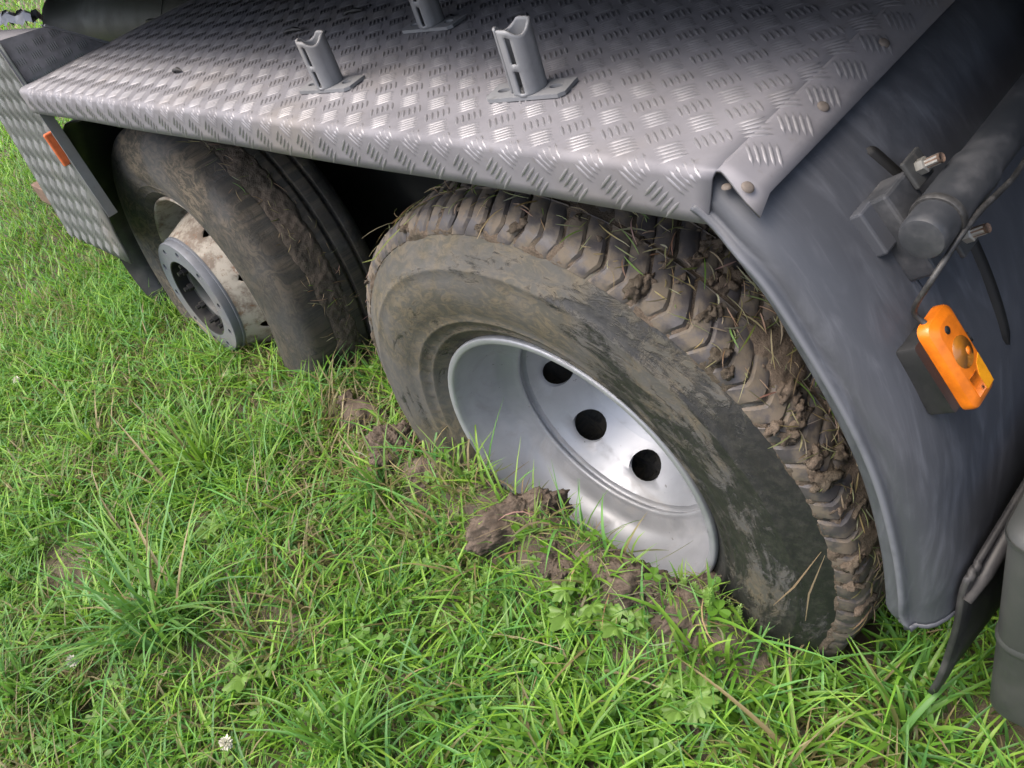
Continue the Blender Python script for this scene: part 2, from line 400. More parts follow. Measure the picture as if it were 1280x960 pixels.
# --- posts on the deck -----------------------------------------------------
def post(x, y, yaw, h, name='post_bracket'):
    rt = Matrix.Rotation(yaw, 3, 'Z'); c = Vector((x, y, ZD))
    NA, NZ = 34, 20; r0 = .0215; rows = []; v = []; f = []
    for k in range(NZ + 1):
        for i in range(NA + 1):
            a = R(236 + 335 * i / NA); sad = .011 * max(0, math.cos(2 * (a - R(325))))
            top = h - sad * (1 if k > 0 else 0); z = .006 + (top - .006) * k / NZ
            rr = r0 * (1 + .10 * abs(math.sin(a * 2 + .6)))
            v.append(rt @ Vector((rr * math.cos(a), rr * math.sin(a), z)) + c)
    for k in range(NZ):
        for i in range(NA):
            if i in (3, 4) and (1 <= k <= 7 or 10 <= k <= 17): continue
            f.append((k * (NA + 1) + i, k * (NA + 1) + i + 1, (k + 1) * (NA + 1) + i + 1, (k + 1) * (NA + 1) + i))
    b = ob(name, v, f, 'galv', truck); s_ = b.modifiers.new('t', 'SOLIDIFY'); s_.thickness = .004; s_.offset = 0
    # foot plate: long plate with clipped corners and an oval bolt hole at each end
    parts = []
    for sx in (-1, 1):
        rings = []
        rect = [(.0 + .062 * t / 6, -.024) for t in range(6)] + [(.062 - (.008 if t in (0,) else 0), -.024 + .048 * t / 6) for t in range(6)] + [(.062 - .062 * t / 6, .024) for t in range(6)] + [(0, .024 - .048 * t / 6) for t in range(6)]
        for qn in range(5):
            ring = []
            for (px, py) in rect:
                if qn == 0: X_, Y_, Z_ = px, py, .0015
                elif qn == 1: X_, Y_, Z_ = px, py, .007
                else:
                    an = math.atan2(py, (px - .041) * 1.4); X_, Y_, Z_ = .041 + .010 * math.cos(an), .0065 * math.sin(an), .0075
                    if qn == 2: X_, Y_ = px * .6 + X_ * .4, py * .6 + Y_ * .4
                    if qn == 4: Z_ = .0015
                bend = 0
                ring.append(rt @ Vector((sx * X_, Y_, Z_ + bend)) + c)
            rings.append(ring)
        parts.append(grid(rings, True))
    v, f = join(parts); fp = weld(ob('foot_plate', v, f, 'galv', b), .0002); fp.matrix_parent_inverse = Matrix(); sharp(fp, 30)
    return b
tag(post(.066, .104, R(14), .096), 'slotted grey post bracket on the deck above the deep-dish wheel')
tag(post(-.385, .086, R(10), .088), 'slotted grey post bracket on the deck between the two wheels')
tag(post(-.365, .32, R(8), .104), 'slotted post bracket in the shade under the body')

# --- mudguard --------------------------------------------------------------
E_ = crv([(.392, .628), (.414, .612), (.471, .563), (.511, .485), (.552, .391), (.581, .296), (.598, .185), (.603, .10), (.603, .066)], 44)
S_ = crv([(.425, .682), (.445, .668), (.497, .620), (.555, .538), (.612, .428), (.645, .329), (.667, .205), (.675, .14), (.676, .09)], 44)
Eb = [(.605, .057), (.609, .049), (.616, .043)]
Sb = [(.6766, .075), (.677, .063), (.677, .052)]
E_ += [np.array(p) for p in Eb]; S_ += [np.array(p) for p in Sb]
CS = [(0, -.030), (.0, -.0345), (.06, -.0365), (.2, -.0365), (.255, -.040), (.285, -.0455), (.325, -.0455), (.355, -.040), (.40, -.0340), (.48, -.0335), (.6, -.031), (.72, -.024), (.84, -.011), (.94, .007), (1, .03), (1.0, .06), (1, .1), (1, .15), (1, .2), (1, .26), (1, .33), (1, .42), (1, .52), (1, .62)]
rows = []
for i, (e, s) in enumerate(zip(E_, S_)):
    row = []
    for w, y in CS:
        p = e + (s - e) * w; n_ = (s - e) / np.linalg.norm(s - e)
        bulge = .004 * fbm((p[0] * 3, y * 3, p[1] * 3), 1.6, 3) if w > .5 else 0
        p = p + n_ * bulge
        row.append(Vector((p[0], y + .018 * (1 - float(smoothstep(.415, .47, p[0]))) * (1 - w), p[1])))
    rows.append(row)
v, f = grid(rows)
mg = ob('mudguard', v, f, 'mudguard', truck); sol = mg.modifiers.new('t', 'SOLIDIFY'); sol.thickness = .005; sol.offset = 0
uvl = mg.data.uv_layers.new(name='UVMap'); nC = len(CS)
wa = mg.data.attributes.new('wear', 'FLOAT', 'POINT')
for i_ in range(len(mg.data.vertices)): wa.data[i_].value = .9 if .28 < CS[i_ % nC][0] < .33 else 0.
cum = [0]
for a, b in zip(S_[:-1], S_[1:]): cum.append(cum[-1] + float(np.linalg.norm(b - a)))
for lp in mg.data.loops:
    i, j = divmod(lp.vertex_index, nC); w, y = CS[j]; uvl.data[lp.index].uv = (cum[i], y + .075 * w + .25 * cum[i] ** 2)
bead_ = [rows[-1][j] for j in range(2, 17)]; vb_, fb2 = tube(bead_, .0048, 8); mch_ = ob('edge_bead', vb_, fb2, 'mudguard', mg); mch_.matrix_parent_inverse = Matrix()
tag(mg, 'scuffed black plastic mudguard with rolled edge behind the deep-dish wheel')
def skin(t, y, h=0.):      # point on the mudguard's outer skin: t in 0..1 along the arc
    u = t * 43; i = min(int(u), 42); a = S_[i] + (S_[i + 1] - S_[i]) * (u - i); d = S_[min(i + 2, 43)] - S_[max(i - 1, 0)]; d = d / np.linalg.norm(d)
    n_ = np.array([-d[1], d[0]]); n_ = n_ if n_[0] > 0 else -n_
    return Vector((a[0] + n_[0] * h, y, a[1] + n_[1] * h)), Vector((n_[0], 0, n_[1])), Vector((d[0], 0, d[1]))
def skin_t(z): return min(range(440), key=lambda k: abs(skin(k / 439, 0)[0].z - z)) / 439
def mch(o): o.matrix_parent_inverse = Matrix(); return o
def capsule_strip(za, ya, zb, yb, wdt, h0, h1, name, mat, parent, n=14):
    rows = []
    for k in range(n + 1):
        u = k / n; t = skin_t(za + (zb - za) * u); y = ya + (yb - ya) * u; ww = wdt * min(1, math.sqrt(max(0, 1 - (2 * u - 1) ** 8)) + .05) / 2
        rows.append([skin(t, y - ww, h0)[0], skin(t, y - ww * .85, h1)[0], skin(t, y + ww * .85, h1)[0], skin(t, y + ww, h0)[0]])
    v, f = grid(rows); return mch(ob(name, v, f, mat, parent))
capsule_strip(.616, .158, .570, .172, .014, -.004, .0085, 'slot_dark', 'black', mg)  # raised strip, black colour stands in for the shade inside a slot
capsule_strip(.50, .222, .34, .205, .016, -.004, .0085, 'slot_dark', 'black', mg)  # same raised strip, shade of a recess put into its black
capsule_strip(.585, .085, .480, .10, .006, -.002, .005, 'rib', 'mudguard', mg)
# pipe across the mudguard with clamp
PX, PZ = .606, .586
def ycyl(prof, name, mat, parent, n=40):
    v, f = lathe(prof, n); return sharp(ob(name, [p + Vector((PX, 0, PZ)) for p in v], f, mat, parent), 35)
pipe = ycyl([(.0001, .050), (.017, .050), (.0222, .0515), (.0242, .055), (.0248, .060), (.0248, .094), (.0268, .0945), (.0268, .098), (.0268, .185), (.0255, .1865), (.0242, .188), (.0242, .66)], 'support_pipe', 'pipe_paint', truck)
tag(pipe, 'dark painted support pipe with capped end')
cl = ycyl([(.0248, .086), (.0272, .086), (.0282, .0875), (.0282, .0945), (.0272, .096), (.0248, .096)], 'clamp_band', 'cable', pipe); mch(cl)
# saddle bracket: block under the pipe, with ears and bolts
t_ = skin_t(.545); p0, nr, tg = skin(t_, .115)
rot = Matrix((tg, Vector((0, 1, 0)), nr)).transposed()
bk = mch(boxo('saddle_block', p0 + nr * .018 - tg * .0, (.105, .055, .036), 'pipe_paint', pipe, rot, .004))
bk2 = mch(boxo('saddle_block', p0 + nr * .006 + Vector((0, -.03, 0)) - tg * .025, (.055, .04, .022), 'mudguard', pipe, rot, .003))
for sg, yy in ((-1, .150), (1, .150)):
    c = p0 + Vector((0, yy - .115, 0)) + nr * .040 + tg * sg * .046
    mch(boxo('clamp_ear', c, (.034, .038, .006), 'galv_dark', pipe, rot, .002))
    v, f = tube([c + nr * .002, c + nr * .012, c + nr * .013, c + nr * .027], [.009, .009, .006, .006], 6); mch(ob('bolt', v, f, 'zinc', pipe, False))
    v, f = tube([c + nr * .013, c + nr * .030], .0055, 10); mch(ob('bolt', v, f, 'rust', pipe))
# marker lamp on its bracket
MC = Vector((.6500, .056, .4435)); na = R(29); mn = Vector((math.cos(na), 0, math.sin(na))); mt_ = Vector((math.sin(na), 0, -math.cos(na))); my = Vector((0, 1, 0))
def mpt(a, b, h): return MC + mt_ * a + my * b + mn * h
def prism(outline, levels):      # outline (a, b); levels: (scale inset, h)
    rows = []
    for ins, h in levels:
        rows.append([mpt(a - math.copysign(min(ins, abs(a)), a), b - math.copysign(min(ins, abs(b)), b), h) for a, b in outline])
    v, f = grid(rows, True); n = len(outline); f.append(tuple(range(len(v) - n, len(v)))); f.append(tuple(reversed(range(n)))); return v, f
def rrect(a, b, r, n=5):
    out = []
    for sx, sy, st in ((1, 1, 0), (-1, 1, 90), (-1, -1, 180), (1, -1, 270)):
        for k in range(n): an = R(st + 90 * k / (n - 1)); out.append((sx * (a - r) + r * math.cos(an), sy * (b - r) + r * math.sin(an)))
    return out
ol = rrect(.0565, .0275, .011)
v, f = prism(ol, [(0, -.0155), (0, -.006), (.001, -.003), (.008, .002), (.0095, .0024)])
lamp = sharp(ob('marker_lamp', v, f, 'orange', truck), 30); tag(lamp, 'orange side marker lamp on a black bracket on the mudguard')
def disc(a, b, ra, rb, h, name, mat, n=24, dome=.0006):
    vv = [mpt(a, b, h + dome)] + [mpt(a + ra * math.cos(2 * math.pi * k / n), b + rb * math.sin(2 * math.pi * k / n), h) for k in range(n)] + [mpt(a + ra * math.cos(2 * math.pi * k / n), b + rb * math.sin(2 * math.pi * k / n), h - .002) for k in range(n)]
    ff = [(0, 1 + k, 1 + (k + 1) % n) for k in range(n)] + [(1 + k, 1 + n + k, 1 + n + (k + 1) % n, 1 + (k + 1) % n) for k in range(n)]
    return mch(ob(name, vv, ff, mat, lamp))
disc(-.006, -.001, .0185, .0175, .0027, 'bulb_lens', 'amber_dark')
disc(-.0015, .007, .005, .0045, .0033, 'bulb_lens', 'orange', 12)
disc(-.038, -.0045, .0048, .0045, .0030, 'screw', 'black', 12); disc(.040, -.004, .0048, .0045, .0030, 'screw', 'black', 12)
pv = [(.010, .0185), (.047, .0175), (.0475, .002), (.030, .000), (.016, .008)]
pv = [(a, b) for a, b in pv]
vv = [mpt(a, b, .0029) for a, b in pv] + [mpt(a, b, .001) for a, b in pv]
mch(ob('reflector', vv, [tuple(range(5))] + [(k, (k + 1) % 5, 5 + (k + 1) % 5, 5 + k) for k in range(5)], 'orange_amber', lamp, False))
for k in range(11):      # fine ribs of the lens
    b_ = -.016 + .0016 * k; a0_, a1_ = (.020, .044)
    v, f = tube([mpt(a0_, b_, .0030), mpt(a1_, b_, .0030)], .0005, 5); mch(ob('lens_rib', v, f, 'orange', lamp))
bkv, bkf = prism(rrect(.045, .031, .004, 3), [(0, -.044), (0, -.0155)])
bkv = [p - my * .010 for p in bkv]; mch(sharp(ob('lamp_bracket', bkv, bkf, 'bracket_black', lamp), 30))
mch(boxo('lamp_bracket', MC - mn * .030 + my * .043 + mt_ * .030, (.034, .038, .004), 'galv_dark', lamp, Matrix((mt_, my, mn)).transposed(), .001))
v, f = tube([MC - mn * .03 + my * .036 + mt_ * .008, MC - mn * .016 + my * .048 + mt_ * .006], .006, 8); mch(ob('bolt', v, f, 'galv_dark', lamp))
v, f = tube(crv([tuple(mpt(-.054, -.012, -.010)), tuple(mpt(-.075, -.014, -.012)), (.620, .040, .545), (.628, .070, .566), (.633, .088, .578), (.637, .12, .584), (.641, .16, .582), (.640, .21, .574), (.634, .32, .570), (.632, .5, .565)], 40), .0032, 8)
mch(ob('cable', v, f, 'cable', lamp))
# rubber mud flap hanging behind the mudguard
rows = []; fe = crv([(.686, .0, .135), (.682, -.004, .10), (.680, -.008, .04), (.672, -.012, -.04), (.664, -.015, -.10), (.653, -.016, -.15)], 16)
for k, p in enumerate(fe):
    row = []; u = k / 15
    for j, dy in enumerate((0, .004, .008, .012, .015, .018, .022, .026, .03, .05, .09, .15, .25, .4)):
        rb = .003 if j in (2, 6) else 0
        row.append(Vector((p[0] + rb + dy * .10 + .06 * dy * u, p[1] + dy, p[2] + dy * .28 * (1 - u) + dy * .12 * u)))
    rows.append(row)
v, f = grid(rows); fl = ob('mud_flap', v, f, 'rubber', truck); s_ = fl.modifiers.new('t', 'SOLIDIFY'); s_.thickness = .008; s_.offset = 0
tag(fl, 'black rubber mud flap with ridged edge hanging into the grass')
v, f = tube([Vector((.690, -.006, .098)), Vector((.697, .03, .118)), Vector((.703, .09, .142)), Vector((.712, .2, .18)), Vector((.73, .4, .24))], [.006, .010, .011, .011, .011], 8)
st = mch(ob('strap', [Vector((p.x, p.y, p.z)) for p in v], f, 'rubber', fl))
# grey tank beside the flap
def rbox(x0, x1, y0, y1, z0, z1, r, n=8):
    out = []
    for cx, cy, st in ((x0 + r, y0 + r, 180), (x1 - r, y0 + r, 270), (x1 - r, y1 - r, 0), (x0 + r, y1 - r, 90)):
        for k in range(n): a = R(st + 90 * k / (n - 1)); out.append((cx + r * math.cos(a), cy + r * math.sin(a)))
    cx, cy = (x0 + x1) / 2, (y0 + y1) / 2; rows = []
    for z, i in ((z0, .02), (z0 + .006, .006), (z0 + .02, 0), (z1 - .02, 0), (z1 - .006, .006), (z1, .02)):
        rows.append([Vector((x - math.copysign(i, x - cx), y - math.copysign(i, y - cy), z)) for x, y in out])
    v, f = grid(rows, True); n_ = len(out); f += [tuple(reversed(range(n_))), tuple(range(len(v) - n_, len(v)))]; return v, f
v, f = rbox(.722, 1.35, -.012, .55, -.145, .250, .030); tank = sharp(ob('storage_tank', v, f, 'tank_grey', truck), 50); tag(tank, 'dull dark grey tank with rounded corner beside the mud flap')
v, f = rbox(.7195, 1.3525, -.0145, .5525, .015, .060, .032); mch(sharp(ob('tank_band', v, f, 'tank_grey', tank), 50))
v, f = rbox(.718, 1.354, -.016, .554, .228, .262, .033); mch(sharp(ob('tank_band', v, f, 'tank_grey', tank), 50))

# --- body over the deck ----------------------------------------------------
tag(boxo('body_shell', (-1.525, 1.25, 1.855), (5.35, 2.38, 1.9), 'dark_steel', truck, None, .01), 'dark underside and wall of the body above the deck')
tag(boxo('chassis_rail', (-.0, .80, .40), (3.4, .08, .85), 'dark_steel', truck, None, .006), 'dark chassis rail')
boxo('deck_shade_box', (-.04, 1.23, .895), (2.8, 1.9, .21), 'dark_steel', truck, None, .01)  # unseen box added below the body to darken the far deck
boxo('gap_shade_sheet', (-.2, .60, .19), (4.0, .02, .84), 'dark_steel', truck, None, .002)  # dark sheet added so the gap between the wheels stays black
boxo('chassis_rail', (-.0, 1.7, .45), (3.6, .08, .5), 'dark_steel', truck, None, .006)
for x_ in (0, -1.54):
    v, f = tube([(x_, .42, -.01), (x_, 2.2, -.01)], .075, 16); ob('axle', v, f, 'dark_steel', truck)
v, f = tube([Vector((x, .86, .50)) for x in np.linspace(-3.6, -1.1, 6)], .155, 32); pt = ob('air_tank', v, f, 'frame_green', truck); tag(pt, 'dark green-grey cylinder behind the deck')
v, f = tube([(-2.37, .86, .50), (-2.36, .86, .50)], .1575, 32); mch(ob('tank_seam', v, f, 'dark_steel', pt))
boxo('pale_tab', (-1.60, .47, .752), (.05, .01, .04), 'pale_plastic', truck, Matrix.Rotation(.3, 3, 'Y'), .002)

# --- chequer-plate locker left of the deck ---------------------------------
def side(x, s, h=0.):      # front panel: s measured up from the bottom, leaning outwards at the bottom
    z = .135 + s; y = -.036 + .036 * min(1, s / .40); return Vector((x, y - h, z))
XR, XL = -1.676, -2.17
outl = [(XR - .0, .0), (XR - .0, .13), (XR + .0, .142), (XR + .0, .30), (XR, .555), (XL, .66), (XL, .30), (XL, .06), (XL + .05, .02)]
rows = []
for s in np.linspace(0, .665, 14):
    x1 = XR if s > .14 else XR - .014
    b0 = max(0, .02 - s)
    rows.append([side(XL + (x1 - XL) * k / 12, s + (.022 * (1 - k / 12) if s == 0 else 0)) for k in range(13)])
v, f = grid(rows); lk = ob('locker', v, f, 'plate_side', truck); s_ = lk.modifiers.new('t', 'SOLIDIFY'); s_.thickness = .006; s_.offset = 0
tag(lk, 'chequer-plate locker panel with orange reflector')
cells = []
for i in range(0, 9):
    for j in range(0, 11):
        for o_, sg in ((0, -1), (.5, 1)):
            x = XL + .03 + (i + o_) * P; s = .035 + (j + o_) * P
            if XL + .02 < x < XR - .035 and s < .645: cells.append((x, s, sg))
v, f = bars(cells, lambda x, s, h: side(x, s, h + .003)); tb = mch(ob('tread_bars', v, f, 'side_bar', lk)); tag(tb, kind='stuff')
boxo('edge_strip', (XR + .001, -.004, .49), (.004, .030, .40), 'galv', lk, None, .001).matrix_parent_inverse = Matrix()
# end face above the deck, with a slotted strip on its sloping edge, and the locker top
XE = XR - .012
tri = [(-.008, .655), (-.008, .806), (.128, .788), (.245, .692), (.25, .655)]
v = [Vector((XE, a, b)) for a, b in tri] + [Vector((XE - .006, a, b)) for a, b in tri]
ef = mch(ob('end_plate', v, [tuple(reversed(range(5))), tuple(range(5, 10))] + [(k, (k + 1) % 5, 5 + (k + 1) % 5, 5 + k) for k in range(5)], 'bent_plate', lk, False))
cells = []
for i in range(-1, 6):
    for j in range(0, 6):
        for o_, sg in ((0, 1),):
            y = .02 + i * P * .75 + (P * .37 if j % 2 else 0); z = .685 + j * .027
            if .012 < y and z < .80 - (max(0, y - .128) * .82) - .02 and y < .20 and z < .775: cells.append((y, z))
v, f = [], []
for (y, z) in cells:
    for k in range(-2, 3):
        b = len(v); yy = y + k * .006
        for a, w, h in ((-1, 0, 0), (-.45, 1, 0), (.45, 1, 0), (1, 0, 0), (.45, -1, 0), (-.45, -1, 0), (-.5, 0, 1), (.5, 0, 1)): v.append(Vector((XE + h * .0017 + .0002, yy + w * .0017, z + a * .0125)))
        f += [(b + 1, b + 2, b + 7, b + 6), (b + 4, b + 5, b + 6, b + 7), (b, b + 1, b + 6), (b, b + 6, b + 5), (b + 3, b + 7, b + 2), (b + 3, b + 4, b + 7)]
tag(mch(ob('tread_bars', v, f, 'side_bar', lk)), kind='stuff')
d_ = (Vector((0, .245, .692)) - Vector((0, .128, .788))); ln = d_.length; d_.normalize(); nn = Vector((0, -d_.z, d_.y)); nn = nn if nn.z > 0 else -nn
sp = []
for k in range(4):      # strip with three slots: rails plus bridges
    c = Vector((XE + .012, .128, .788)) + d_ * (ln * (k + .1) / 3.2); sp.append(box(c, (.034, .020, .004), Matrix((Vector((1, 0, 0)), d_, nn)).transposed()))
for sx in (-.0135, .0135): sp.append(box(Vector((XE + .012 + sx, .128, .788)) + d_ * ln / 2, (.008, ln + .02, .0046), Matrix((Vector((1, 0, 0)), d_, nn)).transposed()))
v, f = join(sp); mch(ob('slotted_strip', v, f, 'galv', lk, False))
v = [Vector((XE - .008, -.008, .804)), Vector((XE - .008, .126, .786)), Vector((-2.45, .13, .775)), Vector((-2.45, -.012, .795))]; v += [p - Vector((0, 0, .006)) for p in v]
mch(ob('locker_top', v, [(0, 1, 2, 3), (7, 6, 5, 4), (0, 4, 5, 1), (1, 5, 6, 2), (2, 6, 7, 3), (3, 7, 4, 0)], 'plate', lk, False))
rows = []
for k in range(30):
    x = -2.43 + k * .02; rows.append([Vector((x, .165 + .012 * math.sin(k * 1.9) + a, .80 + .01 * math.sin(k * 2.7 + a * 90) + b)) for a, b in ((0, -.015), (.006, .008), (.02, .004), (.028, -.012))])
v, f = grid(rows); mch(ob('foil_edge', v, f, 'foil', lk, False))
# reflector and stub tube
v, f = box((-1.728, -.016, .505), (.015, .026, .098)); rf = mch(bevel(ob('reflector', v, f, 'orange_faded', lk, False), .004)); tag(rf, 'faded orange reflector')
boxo('stub_tube', (-2.42, .05, .235), (.12, .06, .07), 'rust', lk, Matrix.Rotation(.1, 3, 'Y'), .004).matrix_parent_inverse = Matrix()
# inner mudguard of the far wheel
rows = []
for k in range(26):
    a = R(75 + 135 * k / 25); r_ = .60 + .01 * math.sin(k)
    rows.append([Vector((-1.54 + (r_ + (.02 if j == 0 else 0)) * math.cos(a), .055 + .5 * j / 8, -.018 + r_ * math.sin(a))) for j in range(9)])
v, f = grid(rows); ig = ob('mudguard', v, f, 'rubber', truck); s_ = ig.modifiers.new('t', 'SOLIDIFY'); s_.thickness = .006
tag(ig, 'dark inner mudguard around the wheel with protruding hub')

# ------------------------------------------------------------------ wheels
def wheel_root(name, mat4):
    o = bpy.data.objects.new(name, None); COL.objects.link(o); o.parent = truck; o.matrix_parent_inverse = BASE['truck'].inverted(); o.matrix_basis = mat4; o.empty_display_size = .1
    return o
def wp(o): o.matrix_parent_inverse = Matrix(); return o
# --- near wheel: deep dish, block tread
wA = wheel_root('wheel', Matrix()); tag(wA, 'deep-dish silver wheel with chunky muddy tyre')
prof = [(.262, .30), (.27, .26), (.298, .255), (.303, .008), (.309, .0035), (.314, .001), (.320, -.008), (.328, -.0135), (.330, -.0170), (.334, -.0175), (.336, -.0155), (.345, -.022), (.352, -.0265), (.354, -.0285), (.357, -.0288), (.359, -.0275), (.375, -.0335), (.395, -.0375), (.415, -.0385), (.432, -.0365), (.447, -.0325), (.4500, -.0335), (.4535, -.0325), (.456, -.029), (.468, -.0235), (.478, -.0175), (.486, -.0120), (.495, -.005), (.503, .001), (.511, .012), (.516, .05), (.5185, .14), (.516, .23), (.511, .268), (.50, .28), (.46, .295), (.40, .305), (.34, .29), (.303, .272), (.298, .255)]
KT = 1.10
prof = [(.306 + (r - .306) * KT if r > .306 else r, y) for r, y in prof]
v, f = lathe(prof, 220)
def dent(p):
    r = math.hypot(p.x, p.z); k = .0012 * fbm((p.x, p.y, p.z), 14, 3) * (1 if .36 < r < .52 else 0)
    return Vector((p.x, p.y + k, p.z))
v = [dent(p) for p in v]
# moulded radial ticks in the bead area and a saw-tooth band half way up the sidewall
ty = wp(ob('tyre', v, f, 'tyre_near', wA)); tag(ty, 'mud-smeared tyre with chunky block tread')
tick = []
for k in range(48):
    a = R(7.5 * k + 2); c0, s0 = math.cos(a), math.sin(a); da = .0045
    pr = [(.338, -.0185), (.345, -.0235), (.352, -.0280)]
    rows = []
    for r, y in pr: rows.append([Vector((r * c0 - t * s0 * da, y - (.0016 if abs(t) < .5 else -.0005), r * s0 + t * c0 * da)) for t in (-.45, -.3, .3, .45)])
    tick.append(grid(rows))
def side_y(r):
    for (r0, y0), (r1, y1) in zip(prof[3:], prof[4:]):
        if r0 <= r <= r1 and r1 > r0: return y0 + (y1 - y0) * (r - r0) / (r1 - r0)
    return 0
saw = []
for k in range(60):      # saw-tooth marks moulded in pairs of groups round the sidewall
    if (k // 6) % 3 == 1: continue
    a = R(6 * k); w_ = R(2.3)
    tri_ = [(.408, a - w_), (.408, a + w_), (.437, a - w_), (.425, a)]
    top = [Vector((r * math.cos(t), side_y(r) - .0016, r * math.sin(t))) for r, t in tri_]; bot = [Vector((r * math.cos(t), side_y(r) + .002, r * math.sin(t))) for r, t in [(.405, a - w_ * 1.15), (.405, a + w_ * 1.2), (.440, a - w_ * 1.12), (.428, a + .004)]]
    saw.append((top + bot, [(0, 1, 3, 2), (0, 4, 5, 1), (1, 5, 7, 3), (3, 7, 6, 2), (2, 6, 4, 0)]))
v, f = join(tick); tag(wp(ob('moulded_marks', v, f, 'tyre_near', wA, False)), kind='stuff')
NB = 48; PITCH = 360 / NB
def block(path, skew, a_lo, a_hi, depth):
    """rubber lug: path (r, y) across the tread, skew angle per path point, between two angles (deg)"""
    rows = []; cols = [(0, 1), (0, .28), (.14, .02), (.5, 0), (.86, .02), (1, .28), (1, 1)]
    n = len(path)
    cs = [path[0]] + list(path) + [path[-1]]; sk = [skew[0]] + list(skew) + [skew[-1]]
    for i, ((r, y), s) in enumerate(zip(cs, sk)):
        p0, p1 = path[max(0, min(i - 2, n - 1))], path[min(n - 1, max(i, 1))]
        d = np.array([p1[0] - p0[0], p1[1] - p0[1]]); d = d / (np.linalg.norm(d) + 1e-9); nn = np.array([-d[1], d[0]])   # towards the carcass
        if nn[0] > 0 and y > .01: nn = -nn
        row = []
        for u, dp in cols:
            dep = depth * (1 if i in (0, n + 1) else dp); edge = .18 * depth if i in (1, n) else 0
            dep = max(dep, edge); a = R(a_lo + (a_hi - a_lo) * u + s)
            rr, yy = r + nn[0] * dep, y + nn[1] * dep
            row.append(Vector((rr * math.cos(a), yy, rr * math.sin(a))))
        rows.append(row)
    return grid(rows)
sh_path = [(.5165, -.0085), (.5235, -.0045), (.532, .0010), (.5390, .0075), (.5440, .016), (.5468, .028), (.5485, .05), (.5495, .074)]
sh_skew = [1.5, 1.1, .5, .0, .2, .8, 2.1, 3.4]
def skewf(sk, j): return sk
b1, b2 = block(sh_path, sh_skew, .30, 3.70, .015), block(sh_path, sh_skew, 3.80, 7.20, .015)
me1 = mesh('tread_block', *join([b1, b2])); me1.polygons.foreach_set('use_smooth', np.ones(len(me1.polygons), bool)); me1.set_sharp_from_angle(angle=R(38)); me1.materials.append(M['tread'])
c_path = [(.5490, .086), (.5505, .10), (.552, .125), (.5525, .148)]; c_skew = [-1.6, -1.0, .6, 1.8]
me2 = mesh('tread_block', *join([block(c_path, c_skew, .4, 3.65, .015), block(c_path, c_skew, 3.85, 7.1, .015)])); me2.polygons.foreach_set('use_smooth', np.ones(len(me2.polygons), bool)); me2.set_sharp_from_angle(angle=R(38)); me2.materials.append(M['tread'])
for k in range(NB):
    for me in (me1, me2):
        o = bpy.data.objects.new('tread_block', me); COL.objects.link(o); o.parent = wA
        o.rotation_euler = (random.uniform(-.004, .004), -R(k * PITCH + (2.2 if me is me2 else 0)), 0)
ib = []
i_path = [(.5525, .162), (.552, .19), (.5495, .225), (.543, .258), (.529, .280)]
for k in range(NB):
    bv, bf = block(i_path, [0, 1, .6, -.4, -1], .5, 6.8, .015); m_ = Matrix.Rotation(-R(k * PITCH + 1), 3, 'Y'); ib.append(([m_ @ p for p in bv], bf))
v, f = join(ib); tag(wp(ob('inner_tread', v, f, 'tread', wA)), kind='stuff')
# rim
rp = [(.296, .020), (.3045, .012), (.3070, .004), (.3070, -.0030), (.3055, -.0050), (.3030, -.0058), (.2960, -.0050), (.2935, -.0035), (.2920, .0000), (.2912, .010), (.2905, .020), (.2880, .030), (.2865, .040), (.2840, .060), (.2805, .080), (.2775, .086), (.2745, .094), (.2690, .102), (.262, .108), (.2520, .114), (.2440, .1185), (.2405, .1205), (.2360, .1213), (.2320, .1230), (.2305, .1270), (.2325, .1315), (.2380, .1335), (.2405, .1370), (.2395, .1410), (.2335, .1438), (.2285, .1450)]
v, f = lathe(rp, 160); rim = wp(ob('rim', v, f, 'silver', wA)); tag(rim, 'deep silver-painted rim dish')
yf = lambda r: .145 + (.2285 - r) * 1.5 if r > .168 else .23575 + (.168 - r) * 1.1
v, f = holed(8, .166, .2285, .1945, .0375, yf, .010, R(41), 6, .56); dk = wp(weld(ob('wheel_disc', v, f, 'silver', wA), .0003)); sharp(dk, 50)
v, f = lathe([(.1661, yf(.166)), (.14, yf(.14)), (.11, yf(.11)), (.085, yf(.085)), (.07, .332), (.02, .332), (.0001, .332)], 80); wp(ob('wheel_disc', v, f, 'silver', wA))
v, f = lathe([(.30, .30), (.25, .345), (.0001, .345)], 64); wp(ob('brake_drum', v, f, 'pipe_paint', wA))
v, f = lathe([(.186, .262), (.186, .252), (.190, .250), (.194, .252), (.194, .27)], 96); wp(ob('brake_ring', v, f, 'galv', wA))
v, f = tube([(-.27, .30, .05), (.06, .30, -.28)], .006, 8); wp(ob('brake_line', v, f, 'galv', wA))
v, f = tube([(-.215, .262, .01), (-.19, .25, .02), (-.17, .262, .05)], .003, 6); wp(ob('brake_line', v, f, 'orange_amber', wA))
v, f = lathe([(.30, .34), (.36, .32), (.42, .315), (.48, .325), (.52, .345), (.548, .37), (.552, .46), (.548, .55), (.50, .59), (.30, .58)], 96); wp(ob('inner_tyre', v, f, 'rubber', wA))
